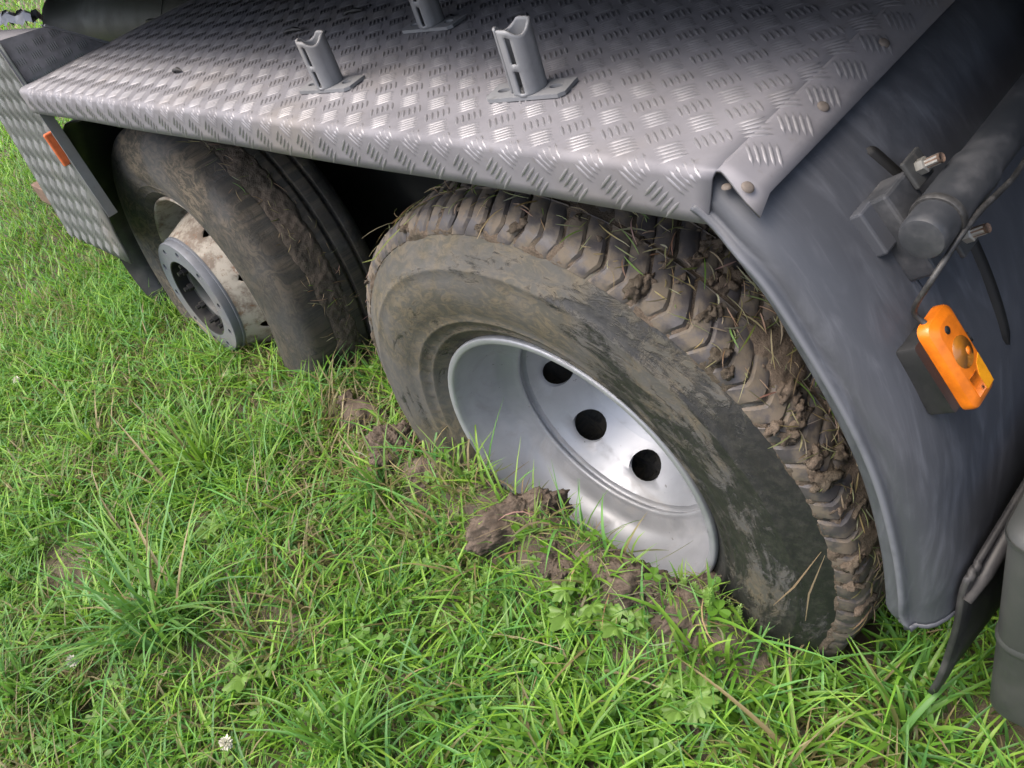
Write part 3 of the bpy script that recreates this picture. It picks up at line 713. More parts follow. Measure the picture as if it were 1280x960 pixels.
# mud caked on the tread: lumpy shell lying between and over the lugs
def mud_shell(a0, a1, na, path, nv, hfun, name, parent, mat='mud'):
    pts = crv(path, nv); rows = []
    for i in range(na + 1):
        a = a0 + (a1 - a0) * i / na; row = []
        for j, (r, y) in enumerate(pts):
            d = pts[min(j + 1, nv - 1)] - pts[max(j - 1, 0)]; d = d / np.linalg.norm(d); nn = np.array([d[1], -d[0]])
            if j > 4 and nn[0] < 0: nn = -nn
            ar = R(a); P0 = Vector((r * math.cos(ar), y, r * math.sin(ar)))
            h = hfun(a, j / (nv - 1), P0); rr, yy = r + nn[0] * h, y + nn[1] * h
            row.append(Vector((rr * math.cos(ar), yy, rr * math.sin(ar))))
        rows.append(row)
    v, f = grid(rows); o = wp(ob(name, v, f, mat, parent)); tag(o, kind='stuff'); return o
def hA(a, u, p):
    n = fbm((p.x, p.y, p.z), 26, 4); n2 = fbm((p.x + 3, p.y, p.z), 9, 2); n3 = fbm((p.x, p.y + 5, p.z), 75, 3)
    heavy = float(smoothstep(70, 20, a)) * float(smoothstep(.35, .62, u)) + .45 * float(smoothstep(105, 75, a)) * float(smoothstep(.5, .75, u))
    left = float(smoothstep(120, 150, a)) * .25
    edge = float(smoothstep(.0, .22, u)) * float(smoothstep(1., .93, u))
    return (.0016 + .0050 * n + .008 * n2 * (.4 + heavy) + .003 * n3 + .010 * heavy + .003 * left) * edge - .005 * (1 - edge)
mud_shell(-40, 215, 760, [(.506, -.0125), (.5145, -.0055), (.5235, .0020), (.5312, .014), (.5365, .05), (.5385, .14), (.536, .22), (.532, .262)], 60, hA, 'caked_mud', wA)
# straws, torn grass and clods stuck on the tread
def ribbons(name, parent, items, mat, mode='local'):
    V, Q, C = [], [], []
    for pts, w, col in items:
        n = len(pts); b = len(V)
        for i, p in enumerate(pts):
            p = Vector(p); d = Vector(pts[min(i + 1, n - 1)]) - Vector(pts[max(i - 1, 0)]); s = d.cross(Vector((.3, -.8, .5))).normalized(); ww = w * (1 - .75 * abs(2 * i / (n - 1) - 1) ** 3) / 2
            V += [p - s * ww, p + s * ww]; C += [col, col]
        for i in range(n - 1): Q.append((b + 2 * i, b + 2 * i + 1, b + 2 * i + 3, b + 2 * i + 2))
    o = link(name, npmesh(name, np.array([tuple(p) for p in V]), np.array(Q), [], np.array(C)), mat, parent)
    o.matrix_parent_inverse = Matrix(); tag(o, kind='stuff'); return o
STRAW = [(.30, .235, .14), (.24, .18, .11), (.36, .30, .19), (.17, .12, .075), (.20, .19, .09)]
def tread_straws(n, amin, amax, rfun, ymin, ymax, lmin=.012, lmax=.05, green=.06):
    its = []
    for _ in range(n):
        a = R(random.uniform(amin, amax)); y = random.uniform(ymin, ymax); r = rfun(y) + random.uniform(-.004, .007); l = random.uniform(lmin, lmax) * random.choice((.6, 1, 1)); th = random.uniform(0, 2 * math.pi); lift = random.choice((0, .1, .25, .6)) * random.random()
        e1 = Vector((-math.sin(a), 0, math.cos(a))); e2 = Vector((0, 1, 0)); nr_ = Vector((math.cos(a), 0, math.sin(a))); p = nr_ * r + Vector((0, y, 0)); d = e1 * math.cos(th) + e2 * math.sin(th) + nr_ * lift; cv_ = random.uniform(-.5, .5)
        pts = [p + d * (t * l) + (e1 * math.sin(th) - e2 * math.cos(th)) * (cv_ * l * t * t) - nr_ * (l * .25 * t * t) for t in (0, .25, .5, .75, 1)]
        col = random.choice(STRAW) if random.random() > green else (.10, .19, .03)
        its.append((pts, random.uniform(.0008, .0024), tuple(c * random.uniform(.7, 1.1) for c in col)))
    return its
rA = lambda y: .480 + .06 * float(smoothstep(-.03, .03, y)) - .0
ribbons('straw', wA, tread_straws(620, -12, 70, lambda y: .544 + .010 * float(smoothstep(.0, .08, y)), .005, .20) + tread_straws(190, 70, 165, lambda y: .549, .015, .15, .015, .07, .12)
        + [([Vector((.500, -.012, .085)), Vector((.470, -.045, .02)), Vector((.44, -.06, -.03))], .003, (.30, .22, .14)), ([Vector((.505, -.012, .08)), Vector((.49, -.04, .01)), Vector((.485, -.05, -.05))], .0028, (.27, .21, .14)),
           ([Vector((-.36, -.02, .405)), Vector((-.30, -.028, .43)), Vector((-.24, -.02, .475)), Vector((-.19, .02, .512))], .003, (.2, .22, .08))], 'grass')
def clump(c, sx, sy, sz, sub, seed, amp=.35, sc=1.6):
    bm = bmesh.new(); bmesh.ops.create_icosphere(bm, subdivisions=sub, radius=1)
    for q in bm.verts:
        p = q.co.copy(); s_ = Vector((seed * 3.1, seed * 1.7, seed))
        m_ = (sx + sy + sz) / 3; p2 = Vector((p.x * sx, p.y * sy, p.z * sz)) / m_; k = 1 + amp * mnoise.fractal(p2 * sc + s_, .62, 2.2, 7)
        q.co = p * k
    v = [Vector((q.co.x * sx, q.co.y * sy, q.co.z * sz)) + Vector(c) for q in bm.verts]; f = [[w.index for w in fc.verts] for fc in bm.faces]; bm.free(); return v, f
cl_ = []
for k in range(70):
    a = R(random.uniform(-8, 62)); y = random.choice((random.uniform(.0, .06), random.uniform(.07, .2))); r = .536 + .010 * min(1, y / .05); s_ = random.uniform(.005, .013)
    cl_.append(clump((r * math.cos(a), y, r * math.sin(a)), s_ * random.uniform(.6, 1.3), s_ * random.uniform(1, 1.9), s_ * random.uniform(.6, 1.3), 3, k, 1.0, 1.1))
for k in range(26):
    a = R(random.uniform(60, 160)); s_ = random.uniform(.004, .010); y = random.uniform(0, .08); r = .530 + .014 * min(1, y / .04)
    cl_.append(clump((r * math.cos(a), y, r * math.sin(a)), s_, s_ * 1.4, s_ * .7, 3, k + 90, 1., 1.1))
v, f = join(cl_); tag(wp(ob('mud_lumps', v, f, 'mud', wA)), kind='stuff')

# --- far wheel: protruding hub, ribbed tyre
yaw, cb = -.036, -.073
ax = Vector((-math.sin(yaw), math.cos(yaw), cb)).normalized(); e1 = Vector((math.cos(yaw), math.sin(yaw), 0)); e2 = e1.cross(ax)
mB = Matrix((e1, ax, e2)).transposed().to_4x4(); mB.translation = Vector((-1.543, .101, -.018))
wB = wheel_root('wheel', mB); tag(wB, 'far wheel with protruding rusty hub and ribbed muddy tyre')
prof = [(.262, .26), (.298, .255), (.303, .008), (.309, .003), (.318, -.008), (.328, -.0145), (.331, -.0175), (.335, -.0165), (.352, -.026), (.356, -.029), (.360, -.0280), (.385, -.0365), (.41, -.0385), (.44, -.034), (.465, -.027), (.485, -.020), (.498, -.012), (.508, -.002), (.5145, .010), (.5172, .024), (.5185, .060)]
for yc in (.082, .132, .182, .232): prof += [(.519, yc - .012), (.5185, yc - .008), (.504, yc - .0055), (.504, yc + .0055), (.5185, yc + .008), (.519, yc + .012)]
prof += [(.514, .268), (.50, .285), (.46, .30), (.40, .305), (.34, .285), (.303, .262), (.298, .255)]
v, f = lathe(prof, 160); tyB = wp(ob('tyre', v, f, 'tyre_far', wB)); sharp(tyB, 50)
def hB(a, u, p):
    n = fbm((p.x, p.y, p.z), 22, 4); n2 = fbm((p.x + 9, p.y, p.z), 6, 3); n3 = fbm((p.x, p.y + 5, p.z), 70, 3)
    low = float(smoothstep(75, 20, a)); e = float(smoothstep(.05, .5, u + .15 * n2)) * float(smoothstep(1, .75, u + .1 * n))
    return (-.0005 + .0045 * n + .0055 * n2 + .0025 * n3 + .005 * low) * e - .006 * (1 - e)
mud_shell(-30, 150, 420, [(.5175, .040), (.518, .055), (.5195, .07), (.5195, .085), (.5195, .11), (.519, .135), (.5185, .15), (.5185, .165)], 40, hB, 'caked_mud', wB, 'mud_far')
ribbons('straw', wB, tread_straws(260, -15, 110, lambda y: .520, .04, .17, .015, .05, .1), 'grass')
rp = [(.296, .020), (.3045, .012), (.306, .004), (.305, -.002), (.300, -.0035), (.2955, .000), (.2930, .010), (.288, .03), (.284, .06), (.276, .09), (.262, .105), (.255, .11)]
v, f = lathe(rp, 120); tag(wp(ob('rim', v, f, 'cream', wB)), 'rusty rim')
yc_ = lambda r: -.040 + (r - .196) * 2.35
v, f = holed(8, .196, .258, .228, .0165, yc_, .008, R(20)); dB = wp(weld(ob('wheel_disc', v, f, 'cream', wB), .0003)); sharp(dB, 50); tag(dB, 'cream-painted wheel disc with rust stains')
v, f = lathe([(.197, -.040), (.1965, -.046), (.1915, -.0475), (.191, -.068), (.189, -.0705)], 96); wp(sharp(ob('hub_ring', v, f, 'hub_grey', wB), 40))
v, f = holed(10, .1305, .1885, .164, .0105, lambda r: -.0705, .02, R(6), 5); tag(wp(sharp(weld(ob('hub_ring', v, f, 'hub_grey', wB), .0003), 40)), 'grey steel hub ring with bolt holes')
v, f = lathe([(.1305, -.0705), (.127, -.069), (.126, -.04), (.124, .0), (.118, .012), (.04, .02), (.0001, .02)], 96); wp(sharp(ob('hub_cup', v, f, 'dark_steel', wB), 40))
v, f = lathe([(.124, .005), (.1235, -.030), (.088, -.034), (.084, -.030), (.080, -.012), (.030, -.010), (.0001, -.010)], 64); wp(sharp(ob('hub_flange', v, f, 'tank_grey', wB), 40))
for k in range(10):
    a = R(36 * k); c = Vector((.106 * math.cos(a), -.032, .106 * math.sin(a))); v, f = tube([c, c + Vector((0, -.016, 0)), c + Vector((0, -.0165, 0)), c + Vector((0, -.03, 0))], [.012, .012, .007, .007], 6); wp(ob('wheel_nut', v, f, 'dark_steel', wB, False))

# ------------------------------------------------------------------ vegetation
def blades(x, y, z, h, w, az, lean, droop, c0, c1, segs=4, across=3, twist=None, power=1.7):
    N = len(x); t = np.linspace(0, 1, segs + 1); T = t[None, :]
    hz = (h * lean)[:, None] * T ** power; vz = h[:, None] * (T - droop[:, None] * T ** 2.3)
    dx, dy = np.cos(az)[:, None], np.sin(az)[:, None]
    px = x[:, None] + dx * hz; py = y[:, None] + dy * hz; pz = z[:, None] + vz
    wd = w[:, None] * (np.minimum(1, .55 + T * 2.2)) * (1 - T ** 2.6) * .5 + .0001
    tw = (np.zeros(N) if twist is None else twist)[:, None] * T + az[:, None]
    sx, sy = -np.sin(tw), np.cos(tw)
    offs = (-1, 0, 1) if across == 3 else (-1, 1); V = []
    for o in offs:
        dip = wd * .35 * (abs(o)) if across == 3 else 0
        V.append(np.stack([px + sx * wd * o, py + sy * wd * o, pz + dip], -1))
    V = np.stack(V, 2)                       # N, rows, across, 3
    A = len(offs); Rw = segs + 1
    idx = np.arange(N * Rw * A).reshape(N, Rw, A)
    q = np.stack([idx[:, :-1, :-1], idx[:, :-1, 1:], idx[:, 1:, 1:], idx[:, 1:, :-1]], -1).reshape(-1, 4)
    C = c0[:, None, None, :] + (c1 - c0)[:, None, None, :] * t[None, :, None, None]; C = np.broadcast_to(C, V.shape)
    return V.reshape(-1, 3), q, C.reshape(-1, 3)
PAL = np.array([(.092, .225, .030), (.130, .285, .038), (.068, .195, .050), (.180, .320, .048), (.095, .245, .060), (.145, .290, .034)])
DRY = np.array([(.30, .235, .12), (.24, .19, .09), (.20, .20, .075), (.34, .28, .16)])
def colours(n, dry, tone=None, xy=None):
    c = PAL[rng.integers(0, len(PAL), n)] * rng.uniform(.8, 1.5, (n, 1)) * np.array([1.12, 1.06, 1.])
    if tone is not None: c = c * .5 + np.array(tone) * .5 * rng.uniform(.85, 1.15, (n, 1))
    if xy is not None: dry = .35 * np.exp(-((xy[0] + .75) / .45) ** 2 - ((xy[1] + .06) / .13) ** 2) + dry * (.35 + 3.2 * smoothstep(.46, .68, fb(xy[0] - 4, xy[1] + 6, 3.4, 4)))
    d = rng.random(n) < dry; c[d] = DRY[rng.integers(0, len(DRY), d.sum())] * rng.uniform(.6, 1.1, (d.sum(), 1))
    return c
def merge(parts):
    V, Q, C, n = [], [], [], 0
    for v, q, c in parts: V.append(v); Q.append(q + n); C.append(c); n += len(v)
    return np.concatenate(V), np.concatenate(Q), np.concatenate(C)
def blocked(x, y):      # under the wheels nothing grows
    b = (np.abs(x) < .53) & (y > -.035) & (y < .40)
    b |= (x > -2.05) & (x < -1.02) & (y > .075) & (y < .5)
    b |= (x > .72) & (y > .03)
    return b
def bare(x, y):         # 0..1 where soil shows
    s = .6 * smoothstep(.68, .80, fb(x + 3, y - 2, 2.6, 3))
    for cx, cy, r, k in ((-.54, -.075, .10, .97), (-.40, -.095, .10, .97), (-.12, -.105, .14, .97), (.01, -.125, .09, .95), (.18, -.10, .12, .9), (-1.17, -.73, .14, 1.), (-.47, -.50, .09, .85), (-.20, -.30, .08, .8), (-.55, -.03, .16, .75), (-.10, -.085, .20, .8), (.20, -.085, .18, .75), (-.38, -.06, .14, .85), (.80, .04, .10, .8), (-.86, .04, .13, .5)):
        s = np.maximum(s, k * np.exp(-(((x - cx) / r) ** 2 + ((y - cy) / (r * .55)) ** 2) ** 1.5))
    return s
def scatter(n, x0, x1, y0, y1, keep=1.):
    x, y = rng.uniform(x0, x1, n), rng.uniform(y0, y1, n)
    k = ~blocked(x, y) & (rng.random(n) > bare(x, y) * keep) & (rng.random(n) < .45 + 1.0 * fb(x, y, 4.5, 1)); return x[k], y[k]
parts = []
# short thatch, half of it dry
x, y = scatter(95000, -2.8, 1.1, -1.35, .6, .75); n = len(x)
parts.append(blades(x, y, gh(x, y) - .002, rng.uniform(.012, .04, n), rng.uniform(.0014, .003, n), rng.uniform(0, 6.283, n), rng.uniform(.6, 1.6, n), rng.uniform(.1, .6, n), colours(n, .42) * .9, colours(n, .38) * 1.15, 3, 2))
# everyday blades
x, y = scatter(52000, -2.8, 1.1, -1.35, .6); n = len(x); hh = rng.uniform(.045, .115, n) * (.45 + 1.15 * fb(x, y, 3, 2)); c = colours(n, .19, None, (x, y)) * (.72 + .56 * fb(x, y, 2.2, 5))[:, None]
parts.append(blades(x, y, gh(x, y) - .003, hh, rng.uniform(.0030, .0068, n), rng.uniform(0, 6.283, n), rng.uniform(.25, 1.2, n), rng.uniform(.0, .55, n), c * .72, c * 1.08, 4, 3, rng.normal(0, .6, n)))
# long flopping blades
x, y = scatter(7500, -2.6, 1.05, -1.3, .3); n = len(x); c = colours(n, .05)
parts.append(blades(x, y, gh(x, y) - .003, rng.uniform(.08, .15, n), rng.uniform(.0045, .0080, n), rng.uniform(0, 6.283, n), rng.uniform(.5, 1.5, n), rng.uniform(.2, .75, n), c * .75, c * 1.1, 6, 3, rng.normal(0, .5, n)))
# loose clusters of long blades
cx, cy = scatter(170, -2.6, 1.0, -1.25, .1); k = rng.integers(9, 26, len(cx)); x = np.repeat(cx, k) + rng.normal(0, .014, k.sum()); y = np.repeat(cy, k) + rng.normal(0, .014, k.sum()); n = len(x); ch = np.repeat(rng.uniform(.07, .15, len(cx)), k); ct = np.repeat(PAL[rng.integers(0, len(PAL), len(cx))], k, 0)
c = colours(n, .04) * .35 + ct * .75; ok = ~blocked(x, y)
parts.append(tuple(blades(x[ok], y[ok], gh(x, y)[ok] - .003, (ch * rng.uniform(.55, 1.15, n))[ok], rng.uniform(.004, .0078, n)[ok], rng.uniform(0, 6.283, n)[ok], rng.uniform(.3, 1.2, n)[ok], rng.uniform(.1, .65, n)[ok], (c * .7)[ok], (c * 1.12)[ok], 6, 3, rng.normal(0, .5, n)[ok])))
V, Q, C = merge(parts)
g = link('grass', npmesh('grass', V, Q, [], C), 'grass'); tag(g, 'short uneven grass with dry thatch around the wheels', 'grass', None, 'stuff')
parts = []
for n0, x0, x1, y0, y1, hs, ws in ((26000, -5.2, -2.7, -1.6, 1.6, 1.1, 1.5), (26000, -9.5, -5.1, -1.5, 3.2, 1.25, 2.4), (24000, -22, -9.4, -1, 9, 1.5, 5.)):
    x, y = rng.uniform(x0, x1, n0), rng.uniform(y0, y1, n0); n = len(x); c = colours(n, .14)
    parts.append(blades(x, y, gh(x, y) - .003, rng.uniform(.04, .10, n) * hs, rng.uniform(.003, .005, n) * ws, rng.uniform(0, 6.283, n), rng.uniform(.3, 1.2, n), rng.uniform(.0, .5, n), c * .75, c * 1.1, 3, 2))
V, Q, C = merge(parts); g = link('grass', npmesh('grass', V, Q, [], C), 'grass'); tag(g, 'grass of the field stretching away beyond the truck', 'grass', None, 'stuff')

# tussocks: each a plant of its own
def tussock(x, y, n, h, w, spread, tone, label, upright=.35):
    z = float(gh(x, y)); a = rng.uniform(0, 6.283, n); rr = np.abs(rng.normal(0, .20 * h, n)); hh = h * rng.uniform(.30, 1.05, n); c = colours(n, .04, tone)
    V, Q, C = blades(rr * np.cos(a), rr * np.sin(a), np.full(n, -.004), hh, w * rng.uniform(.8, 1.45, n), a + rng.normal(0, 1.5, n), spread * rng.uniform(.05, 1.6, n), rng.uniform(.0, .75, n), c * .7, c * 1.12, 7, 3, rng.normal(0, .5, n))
    o = link('grass_tussock', npmesh('grass_tussock', V, Q, [], C), 'grass'); o.location = (x, y, z); tag(o, label, 'grass tussock'); return o
BLU, BRI, DAR = (.115, .25, .085), (.21, .35, .05), (.095, .215, .045)
tussock(-.72, -.67, 150, .30, .0064, .85, BLU, 'large blue-green grass tussock by the bare soil patch', .25)
tussock(-1.08, -.32, 90, .27, .0064, .65, BRI, 'bright upright grass tussock facing the protruding hub')
tussock(-.88, -.98, 110, .28, .0056, .55, BLU, 'tall upright tussock beside the white clover flower')
tussock(-.10, -.60, 110, .24, .0050, .6, DAR, 'fine-bladed dark tussock in the open lawn')
tussock(.33, -.135, 26, .17, .0075, .45, BRI, 'broad glossy blades standing before the sunken tyre')
tussock(.63, -.06, 55, .17, .0070, .95, DAR, 'loose dark tussock under the mudguard end')
tussock(.52, -.19, 42, .19, .0068, .85, BRI, 'loose tussock of broad blades before the mudguard')
tussock(.22, -.37, 50, .18, .0056, .95, BRI, 'arching bright tussock in front of the silver rim')
tussock(-.52, -.15, 70, .19, .0055, .95, BLU, 'low spreading tussock beside the mud clods')
tussock(-1.57, -.46, 60, .22, .0055, .8, BRI, 'small bright tussock out in the lawn by the far wheel')
tussock(-.95, -.14, 50, .19, .0042, .8, BLU, 'thin-bladed tussock between the two wheels')
tussock(.02, -.42, 44, .15, .0056, .9, BLU, 'sprawling blue-green tussock in the lawn')
tussock(.74, -.10, 22, .13, .0068, .5, BRI, 'few stiff blades standing before the grey tank')
tussock(-.33, -.42, 40, .13, .0056, .8, DAR, 'short dark tussock near the small-leaved weeds')
tussock(-1.22, .035, 40, .15, .0050, .8, BRI, 'bright blades growing up against the far tyre below its hub')
tussock(-1.50, -.01, 46, .16, .0050, .8, BRI, 'bright tussock brushing the grey hub ring')
tussock(-1.02, .05, 36, .14, .0045, .8, BLU, 'thin tussock at the inner edge of the far tyre')
tussock(.10, -.115, 26, .10, .0050, .8, BRI, 'short tussock on the mud bank before the rim edge')
tussock(-.05, -.10, 24, .11, .0042, .9, (.24, .27, .08), 'yellowing tussock on the mud bank below the rim holes')
tussock(-.27, -.075, 26, .11, .0048, .9, (.20, .28, .06), 'half-dry tussock between two clods at the rim edge')
tussock(.60, .06, 40, .14, .0055, .8, DAR, 'shaded tussock behind the mudguard end')
tussock(.56, -.02, 36, .13, .0060, .8, DAR, 'shaded tussock where the tyre enters the ground')
tussock(.47, -.11, 30, .13, .0070, .8, DAR, 'dark broad blades below the tyre shoulder')
tussock(-1.35, -.05, 40, .12, .0045, .9, BRI, 'pale tussock at the foot of the far tyre')

# broad-leaved plants
def leaf_mesh(L, Wd, prof, n=9, fold=.25, bend=.5, wav=0.):
    rows = []
    for i in range(n + 1):
        t = i / n; w = Wd * prof(t) / 2; zc = L * (.55 * t - bend * t * t); xc = L * t * (1 - .18 * bend * t)
        rows.append([Vector((xc, o * w, zc + abs(o) * w * fold + wav * math.sin(t * 17 + o * 2) * w)) for o in (-1, -.5, 0, .5, 1)])
    v, f = grid(rows); return mesh('leaf', v, f)
def palm_mesh(r, lobes=5, depth=.45, teeth=.12):
    v, f = [Vector((0, 0, 0))], []; n = 60
    for ring in (.5, 1.):
        for k in range(n + 1):
            u = k / n; a = R(-150 + 300 * u); lb = abs(math.cos(u * lobes * math.pi + (math.pi / 2 if False else 0) - math.pi * lobes / 2 + math.pi * (lobes - 1) / 2))
            rad = r * (1 - depth + depth * lb ** .7) * (1 + teeth * math.sin(u * 75)) if ring == 1. else r * .45
            rad *= .82 + .18 * math.cos(a)
            v.append(Vector((rad * math.cos(a), rad * math.sin(a), .10 * r * math.sin(u * lobes * 2 * math.pi) * ring - .22 * r * ring * ring + .15 * r)))
    for k in range(n):
        f.append((0, 1 + k, 2 + k)); a, b = 1 + k, n + 2 + k; f.append((a, b, b + 1, a + 1))
    return mesh('leaf', v, f)
def plant(name, x, y, meshes, n, label, mat, elev=(.2, .9), stem=0., scale=(.7, 1.1), cat='plant', az0=None):
    z = float(gh(x, y)); e = empty(name, (x, y, z)); tag(e, label, cat)
    for k in range(n):
        a = (2.4 * k + random.uniform(-.3, .3)) if az0 is None else az0[k]; el = random.uniform(*elev); s = random.uniform(*scale); hgt = stem * random.uniform(.4, 1.1)
        d = Vector((math.cos(a), math.sin(a), 0)); tip = d * stem * .55 * random.uniform(.5, 1.1) + Vector((0, 0, hgt))
        if stem:
            v, f = tube([Vector((0, 0, -.004)), tip * .5 + Vector((0, 0, hgt * .12)), tip], .0011, 5); o = ob('stem', v, f, mat, e); o.matrix_parent_inverse = Matrix()
        me = random.choice(meshes); o = link('leaf', me, mat, e); o.matrix_parent_inverse = Matrix(); o.location = tip if stem else (0, 0, -.002)
        o.rotation_euler = (random.uniform(-.25, .25), -el + .4 if not stem else random.uniform(-.5, .1), a); o.scale = (s, s, s)
    return e
pm = [palm_mesh(.036), palm_mesh(.030), palm_mesh(.040, 5, .5)]
plant('lobed_weed', .105, -.155, pm, 7, 'pale weed with lobed leaves against the mud below the rim', 'leaf_pale', stem=.065)
plant('lobed_weed', .20, -.155, pm, 5, 'pale lobed-leaf weed beside the broad glossy blades', 'leaf_pale', stem=.05)
plant('lobed_weed', -.86, -.42, pm, 5, 'lobed-leaf weed beside the bright upright tussock', 'leaf_pale', stem=.05)
dl = [leaf_mesh(.10, .026, lambda t: (math.sin(math.pi * min(1, t * .9 + .06)) ** .8) * (.75 + .35 * abs(math.sin(t * 16))), 14, .2, .55, .1), leaf_mesh(.085, .020, lambda t: math.sin(math.pi * min(1, t * .88 + .08)) ** .9, 9, .25, .5)]
plant('dandelion', .42, -.16, dl, 9, 'rosette of toothed leaves before the sunken tyre', 'leaf_mid')
plant('dandelion', -.36, -.30, dl, 7, 'rosette of toothed leaves behind the small-leaved weeds', 'leaf_mid')
plant('dandelion', -1.32, -.62, dl, 7, 'rosette of toothed leaves out in the open lawn', 'leaf_mid')
ov = [leaf_mesh(.075, .042, lambda t: math.sin(math.pi * min(1, t * .9 + .08)) ** .55, 9, .12, .35)]
plant('dock_plant', .44, -.055, ov, 4, 'low plant with smooth oval leaves touching the sunken tyre', 'leaf_mid', (.3, 1.1), az0=[-.7, -2.0, .6, -1.3])
plant('dandelion', .12, -.27, dl, 8, 'rosette of toothed leaves among the clover', 'leaf_mid')
plant('dandelion', -.95, -.55, dl, 8, 'rosette of toothed leaves between two big tussocks', 'leaf_mid')
plant('dandelion', -1.75, -.35, dl, 8, 'rosette of toothed leaves by the locker side lawn', 'leaf_mid')
plant('lobed_weed', .35, -.20, pm, 6, 'lobed-leaf weed between glossy blades and loose tussock', 'leaf_mid', stem=.06)
plant('lobed_weed', -.42, -.62, pm, 6, 'lobed-leaf weed by the large blue-green tussock', 'leaf_mid', stem=.06)
plant('dock_plant', .30, -.30, ov + dl, 5, 'low broad-leaved plant among the arching blades', 'leaf_mid')
# clover: three leaflets on each stalk, too many to count, in patches
def clover(n, patches):
    V, F = [], []
    for (cx, cy, r, m) in patches:
        for _ in range(m):
            x, y = cx + random.gauss(0, r), cy + random.gauss(0, r)
            if blocked(np.array(x), np.array(y)): continue
            z = float(gh(x, y)) + random.uniform(.025, .06); s = random.uniform(.010, .0175); a0 = random.uniform(0, 6.28); tl = Vector((random.gauss(0, .3), random.gauss(0, .3), 1)).normalized(); q = Vector((0, 0, 1)).rotation_difference(tl)
            for k in range(3):
                a = a0 + k * 2.094; b = len(V); pts = [(0, 0), (.35, .38), (.75, .55), (1.1, .45), (1.15, 0), (1.1, -.45), (.75, -.55), (.35, -.38)]
                for u, w in pts:
                    p = Vector((u * math.cos(a) - w * math.sin(a), u * math.sin(a) + w * math.cos(a), .22 * abs(w) + .05 * u)) * s; V.append(Vector((x, y, z)) + q @ p)
                F += [(b, b + 1, b + 2, b + 4), (b + 2, b + 3, b + 4), (b, b + 4, b + 6, b + 7), (b + 4, b + 5, b + 6)]
            b = len(V); p = Vector((x, y, z)); V += [p + Vector((.0007, 0, 0)), p - Vector((.0007, 0, 0)), Vector((x + .006, y, z - .06)), Vector((x + .0046, y, z - .06))]; F.append((b, b + 1, b + 3, b + 2))
    return V, F
v, f = clover(0, [(-.68, -.97, .05, 26), (.14, -.42, .05, 30), (-1.2, -.95, .09, 46), (.36, -.22, .04, 16), (-.35, -.78, .07, 26), (-1.5, -.75, .1, 30), (-.2, -.5, .06, 20), (-2.0, -.5, .2, 50), (-1.1, -.55, .12, 30), (.05, -.2, .05, 14), (-1.35, -.2, .12, 26), (-.6, -.6, .5, 170), (.2, -.35, .25, 80), (-1.6, -.5, .4, 110), (-.95, -.85, .08, 40), (-.62, -.85, .06, 26), (.3, -.28, .05, 24)])
tag(ob('clover_leaves', v, f, 'leaf_mid', None, False), 'clover leaves growing through the grass', 'clover', None, 'stuff')
# small-leaved weed mat (whorls of tiny leaves on short stems)
V, F = [], []
for (cx, cy, r, m) in ((-.30, -.235, .11, 230), (-.47, -.22, .06, 80), (-.05, -.30, .10, 70), (-.9, -.6, .25, 60), (-.17, -.20, .05, 50), (-.62, -.30, .06, 30), (.32, -.06, .03, 14)):
    for _ in range(m):
        x, y = cx + random.gauss(0, r), cy + random.gauss(0, r * .6)
        if blocked(np.array(x), np.array(y)): continue
        z0 = float(gh(x, y)); h = random.uniform(.02, .055); ln_ = Vector((random.gauss(0, .25), random.gauss(0, .25), 1))
        for wv in range(4):
            u = .4 + .2 * wv; p = Vector((x, y, z0)) + ln_ * h * u
            for k in range(6):
                a = k * 1.047 + wv * .5; l = random.uniform(.006, .010) * (1.15 - .12 * wv); d = Vector((math.cos(a), math.sin(a), random.uniform(.1, .6))); s = Vector((-math.sin(a), math.cos(a), 0)) * l * .22; b = len(V)
                V += [p, p + d * l * .55 + s, p + d * l, p + d * l * .55 - s]; F.append((b, b + 1, b + 2, b + 3))
tag(ob('weed_mat', V, F, 'leaf_pale', None, False), 'mat of small whorled weeds in front of the mud clods', 'weeds', None, 'stuff')
# white clover flowers
def flower(x, y, zt, label):
    z0 = float(gh(x, y)); e = empty('clover_flower', (x, y, z0)); tag(e, label, 'flower', 'white clover flowers')
    h = zt - z0; v, f = tube([Vector((0, 0, -.004)), Vector((.004, 0, h * .5)), Vector((.002, .002, h))], .0012, 6); ob('stem', v, f, 'leaf_pale', e).matrix_parent_inverse = Matrix()
    V, F = [], []
    for k in range(46):
        t = (k + .5) / 46; ph = math.acos(1 - 1.75 * t); a = 2.4 * k; d = Vector((math.sin(ph) * math.cos(a), math.sin(ph) * math.sin(a), math.cos(ph))); s = d.cross(Vector((.1, .2, 1))).normalized(); l = .0145 * random.uniform(.85, 1.1); b = len(V); w = d.cross(s)
        c = Vector((.002, .002, h + .003))
        V += [c + d * .003, c + d * l * .7 + s * .0027, c + d * l + w * .0006, c + d * l * .7 - s * .0027, c + d * l * .75 + w * .0018]; F += [(b, b + 1, b + 4), (b + 1, b + 2, b + 4), (b + 2, b + 3, b + 4), (b + 3, b, b + 4), (b, b + 3, b + 2, b + 1)]
    o = ob('flower_head', V, F, 'petal', e, False); o.matrix_parent_inverse = Matrix()
flower(-.79, -.84, -.165, 'white clover flower beside the tall upright tussock')
flower(-.30, -.73, -.165, 'white clover flower standing alone over short grass')
flower(-2.18, -.46, -.165, 'white clover flower far out in the lawn')
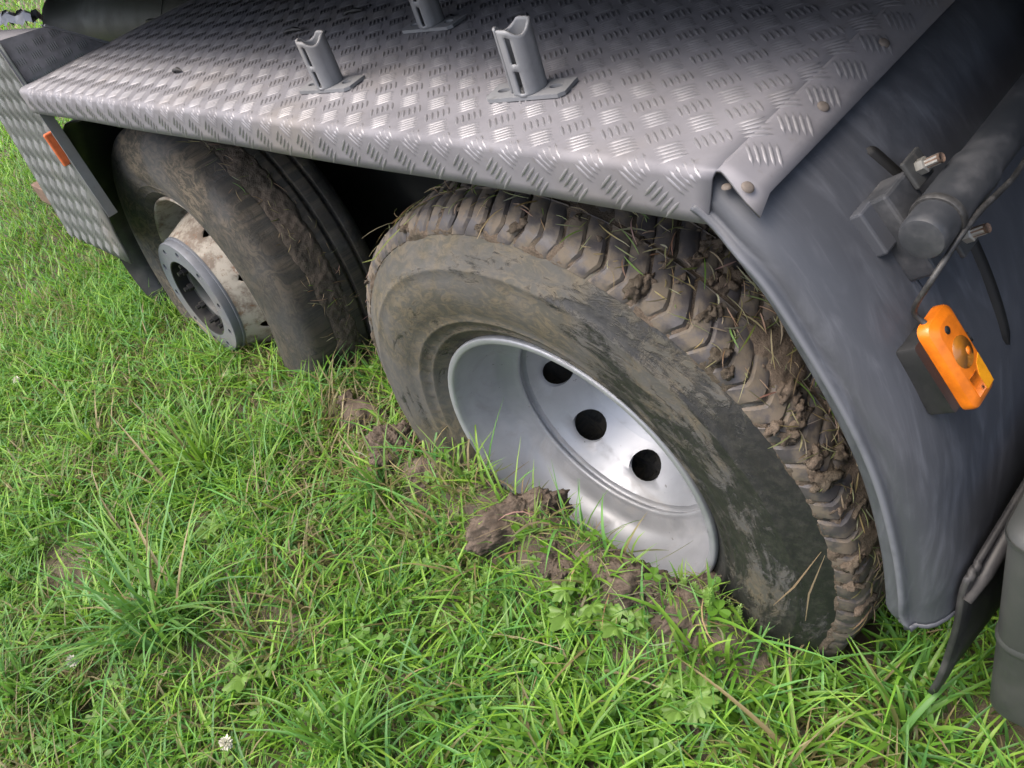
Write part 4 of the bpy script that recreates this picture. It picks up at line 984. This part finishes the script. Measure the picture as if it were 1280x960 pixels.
# dry torn grass lying on the bank and between the wheels
its = []
for k in range(520):
    if k % 3: x_, y_ = random.uniform(-.62, .36), random.gauss(-.10, .05)
    else: x_, y_ = random.gauss(-.85, .25), random.gauss(-.03, .09)
    if blocked(np.array(x_), np.array(y_)): continue
    z_ = float(gh(x_, y_)) + random.uniform(.004, .028); a = random.uniform(0, 6.28); l = random.uniform(.025, .10); cv_ = random.uniform(-.6, .6); up = random.uniform(-.1, .45)
    pts = [Vector((x_ + math.cos(a + cv_ * t) * l * t, y_ + math.sin(a + cv_ * t) * l * t, z_ + up * l * t * (1 - t) * 1.6)) for t in (0, .25, .5, .75, 1)]
    its.append((pts, random.uniform(.0012, .0034), tuple(c * random.uniform(.8, 1.3) for c in (random.choice(STRAW) if random.random() < .62 else (.17, .24, .05)))))
dg = ribbons('dry_grass', ground, its, 'grass'); dg.parent = None; tag(dg, 'dry torn grass strewn over the mud bank by the wheels', 'dry grass')
# ------------------------------------------------------------------ clods of soil
def clod(x, y, z, sx, sy, sz, sub, seed, label):
    v, f = clump((0, 0, 0), sx, sy, sz, sub, seed, .42, 1.3)
    o = ob('soil_clod', v, f, 'clod'); o.location = (x, y, z); o.rotation_euler = (0, 0, seed); tag(o, label, 'clod')
clod(-0.545, -0.061, -0.137, 0.062, 0.051, 0.059, 6, 1.2, 'tallest soil clod at the left edge of the sunken tyre')
clod(-0.400, -0.081, -0.147, 0.066, 0.044, 0.042, 6, 2.9, 'rounded soil clod lying between the tallest clod and the rim')
clod(-0.120, -0.088, -0.125, 0.102, 0.046, 0.048, 6, 4.1, 'long broken soil clod in front of the silver rim')
clod(0.005, -0.106, -0.142, 0.072, 0.044, 0.042, 6, 5.7, 'crumbly soil clod beside the pale lobed weed')
clod(0.170, -0.088, -0.137, 0.102, 0.044, 0.042, 6, 6.3, 'flat soil clod against the lower rim edge')
clod(0.285, -0.076, -0.147, 0.072, 0.040, 0.042, 5, 7.9, 'small soil clod where the rim meets the tyre')
clod(-0.870, 0.024, -0.182, 0.026, 0.021, 0.021, 4, 8.8, 'little grey soil lump between the wheels')
clod(-0.800, 0.014, -0.202, 0.072, 0.046, 0.029, 4, 9.6, 'low soil clod in trampled grass between the wheels')
clod(-0.260, -0.096, -0.182, 0.048, 0.034, 0.035, 4, 10.4, 'half-buried soil clod below the rim')
print('tris', sum(len(m.loop_triangles) or len(m.polygons) * 2 for m in bpy.data.meshes), len(bpy.data.objects))
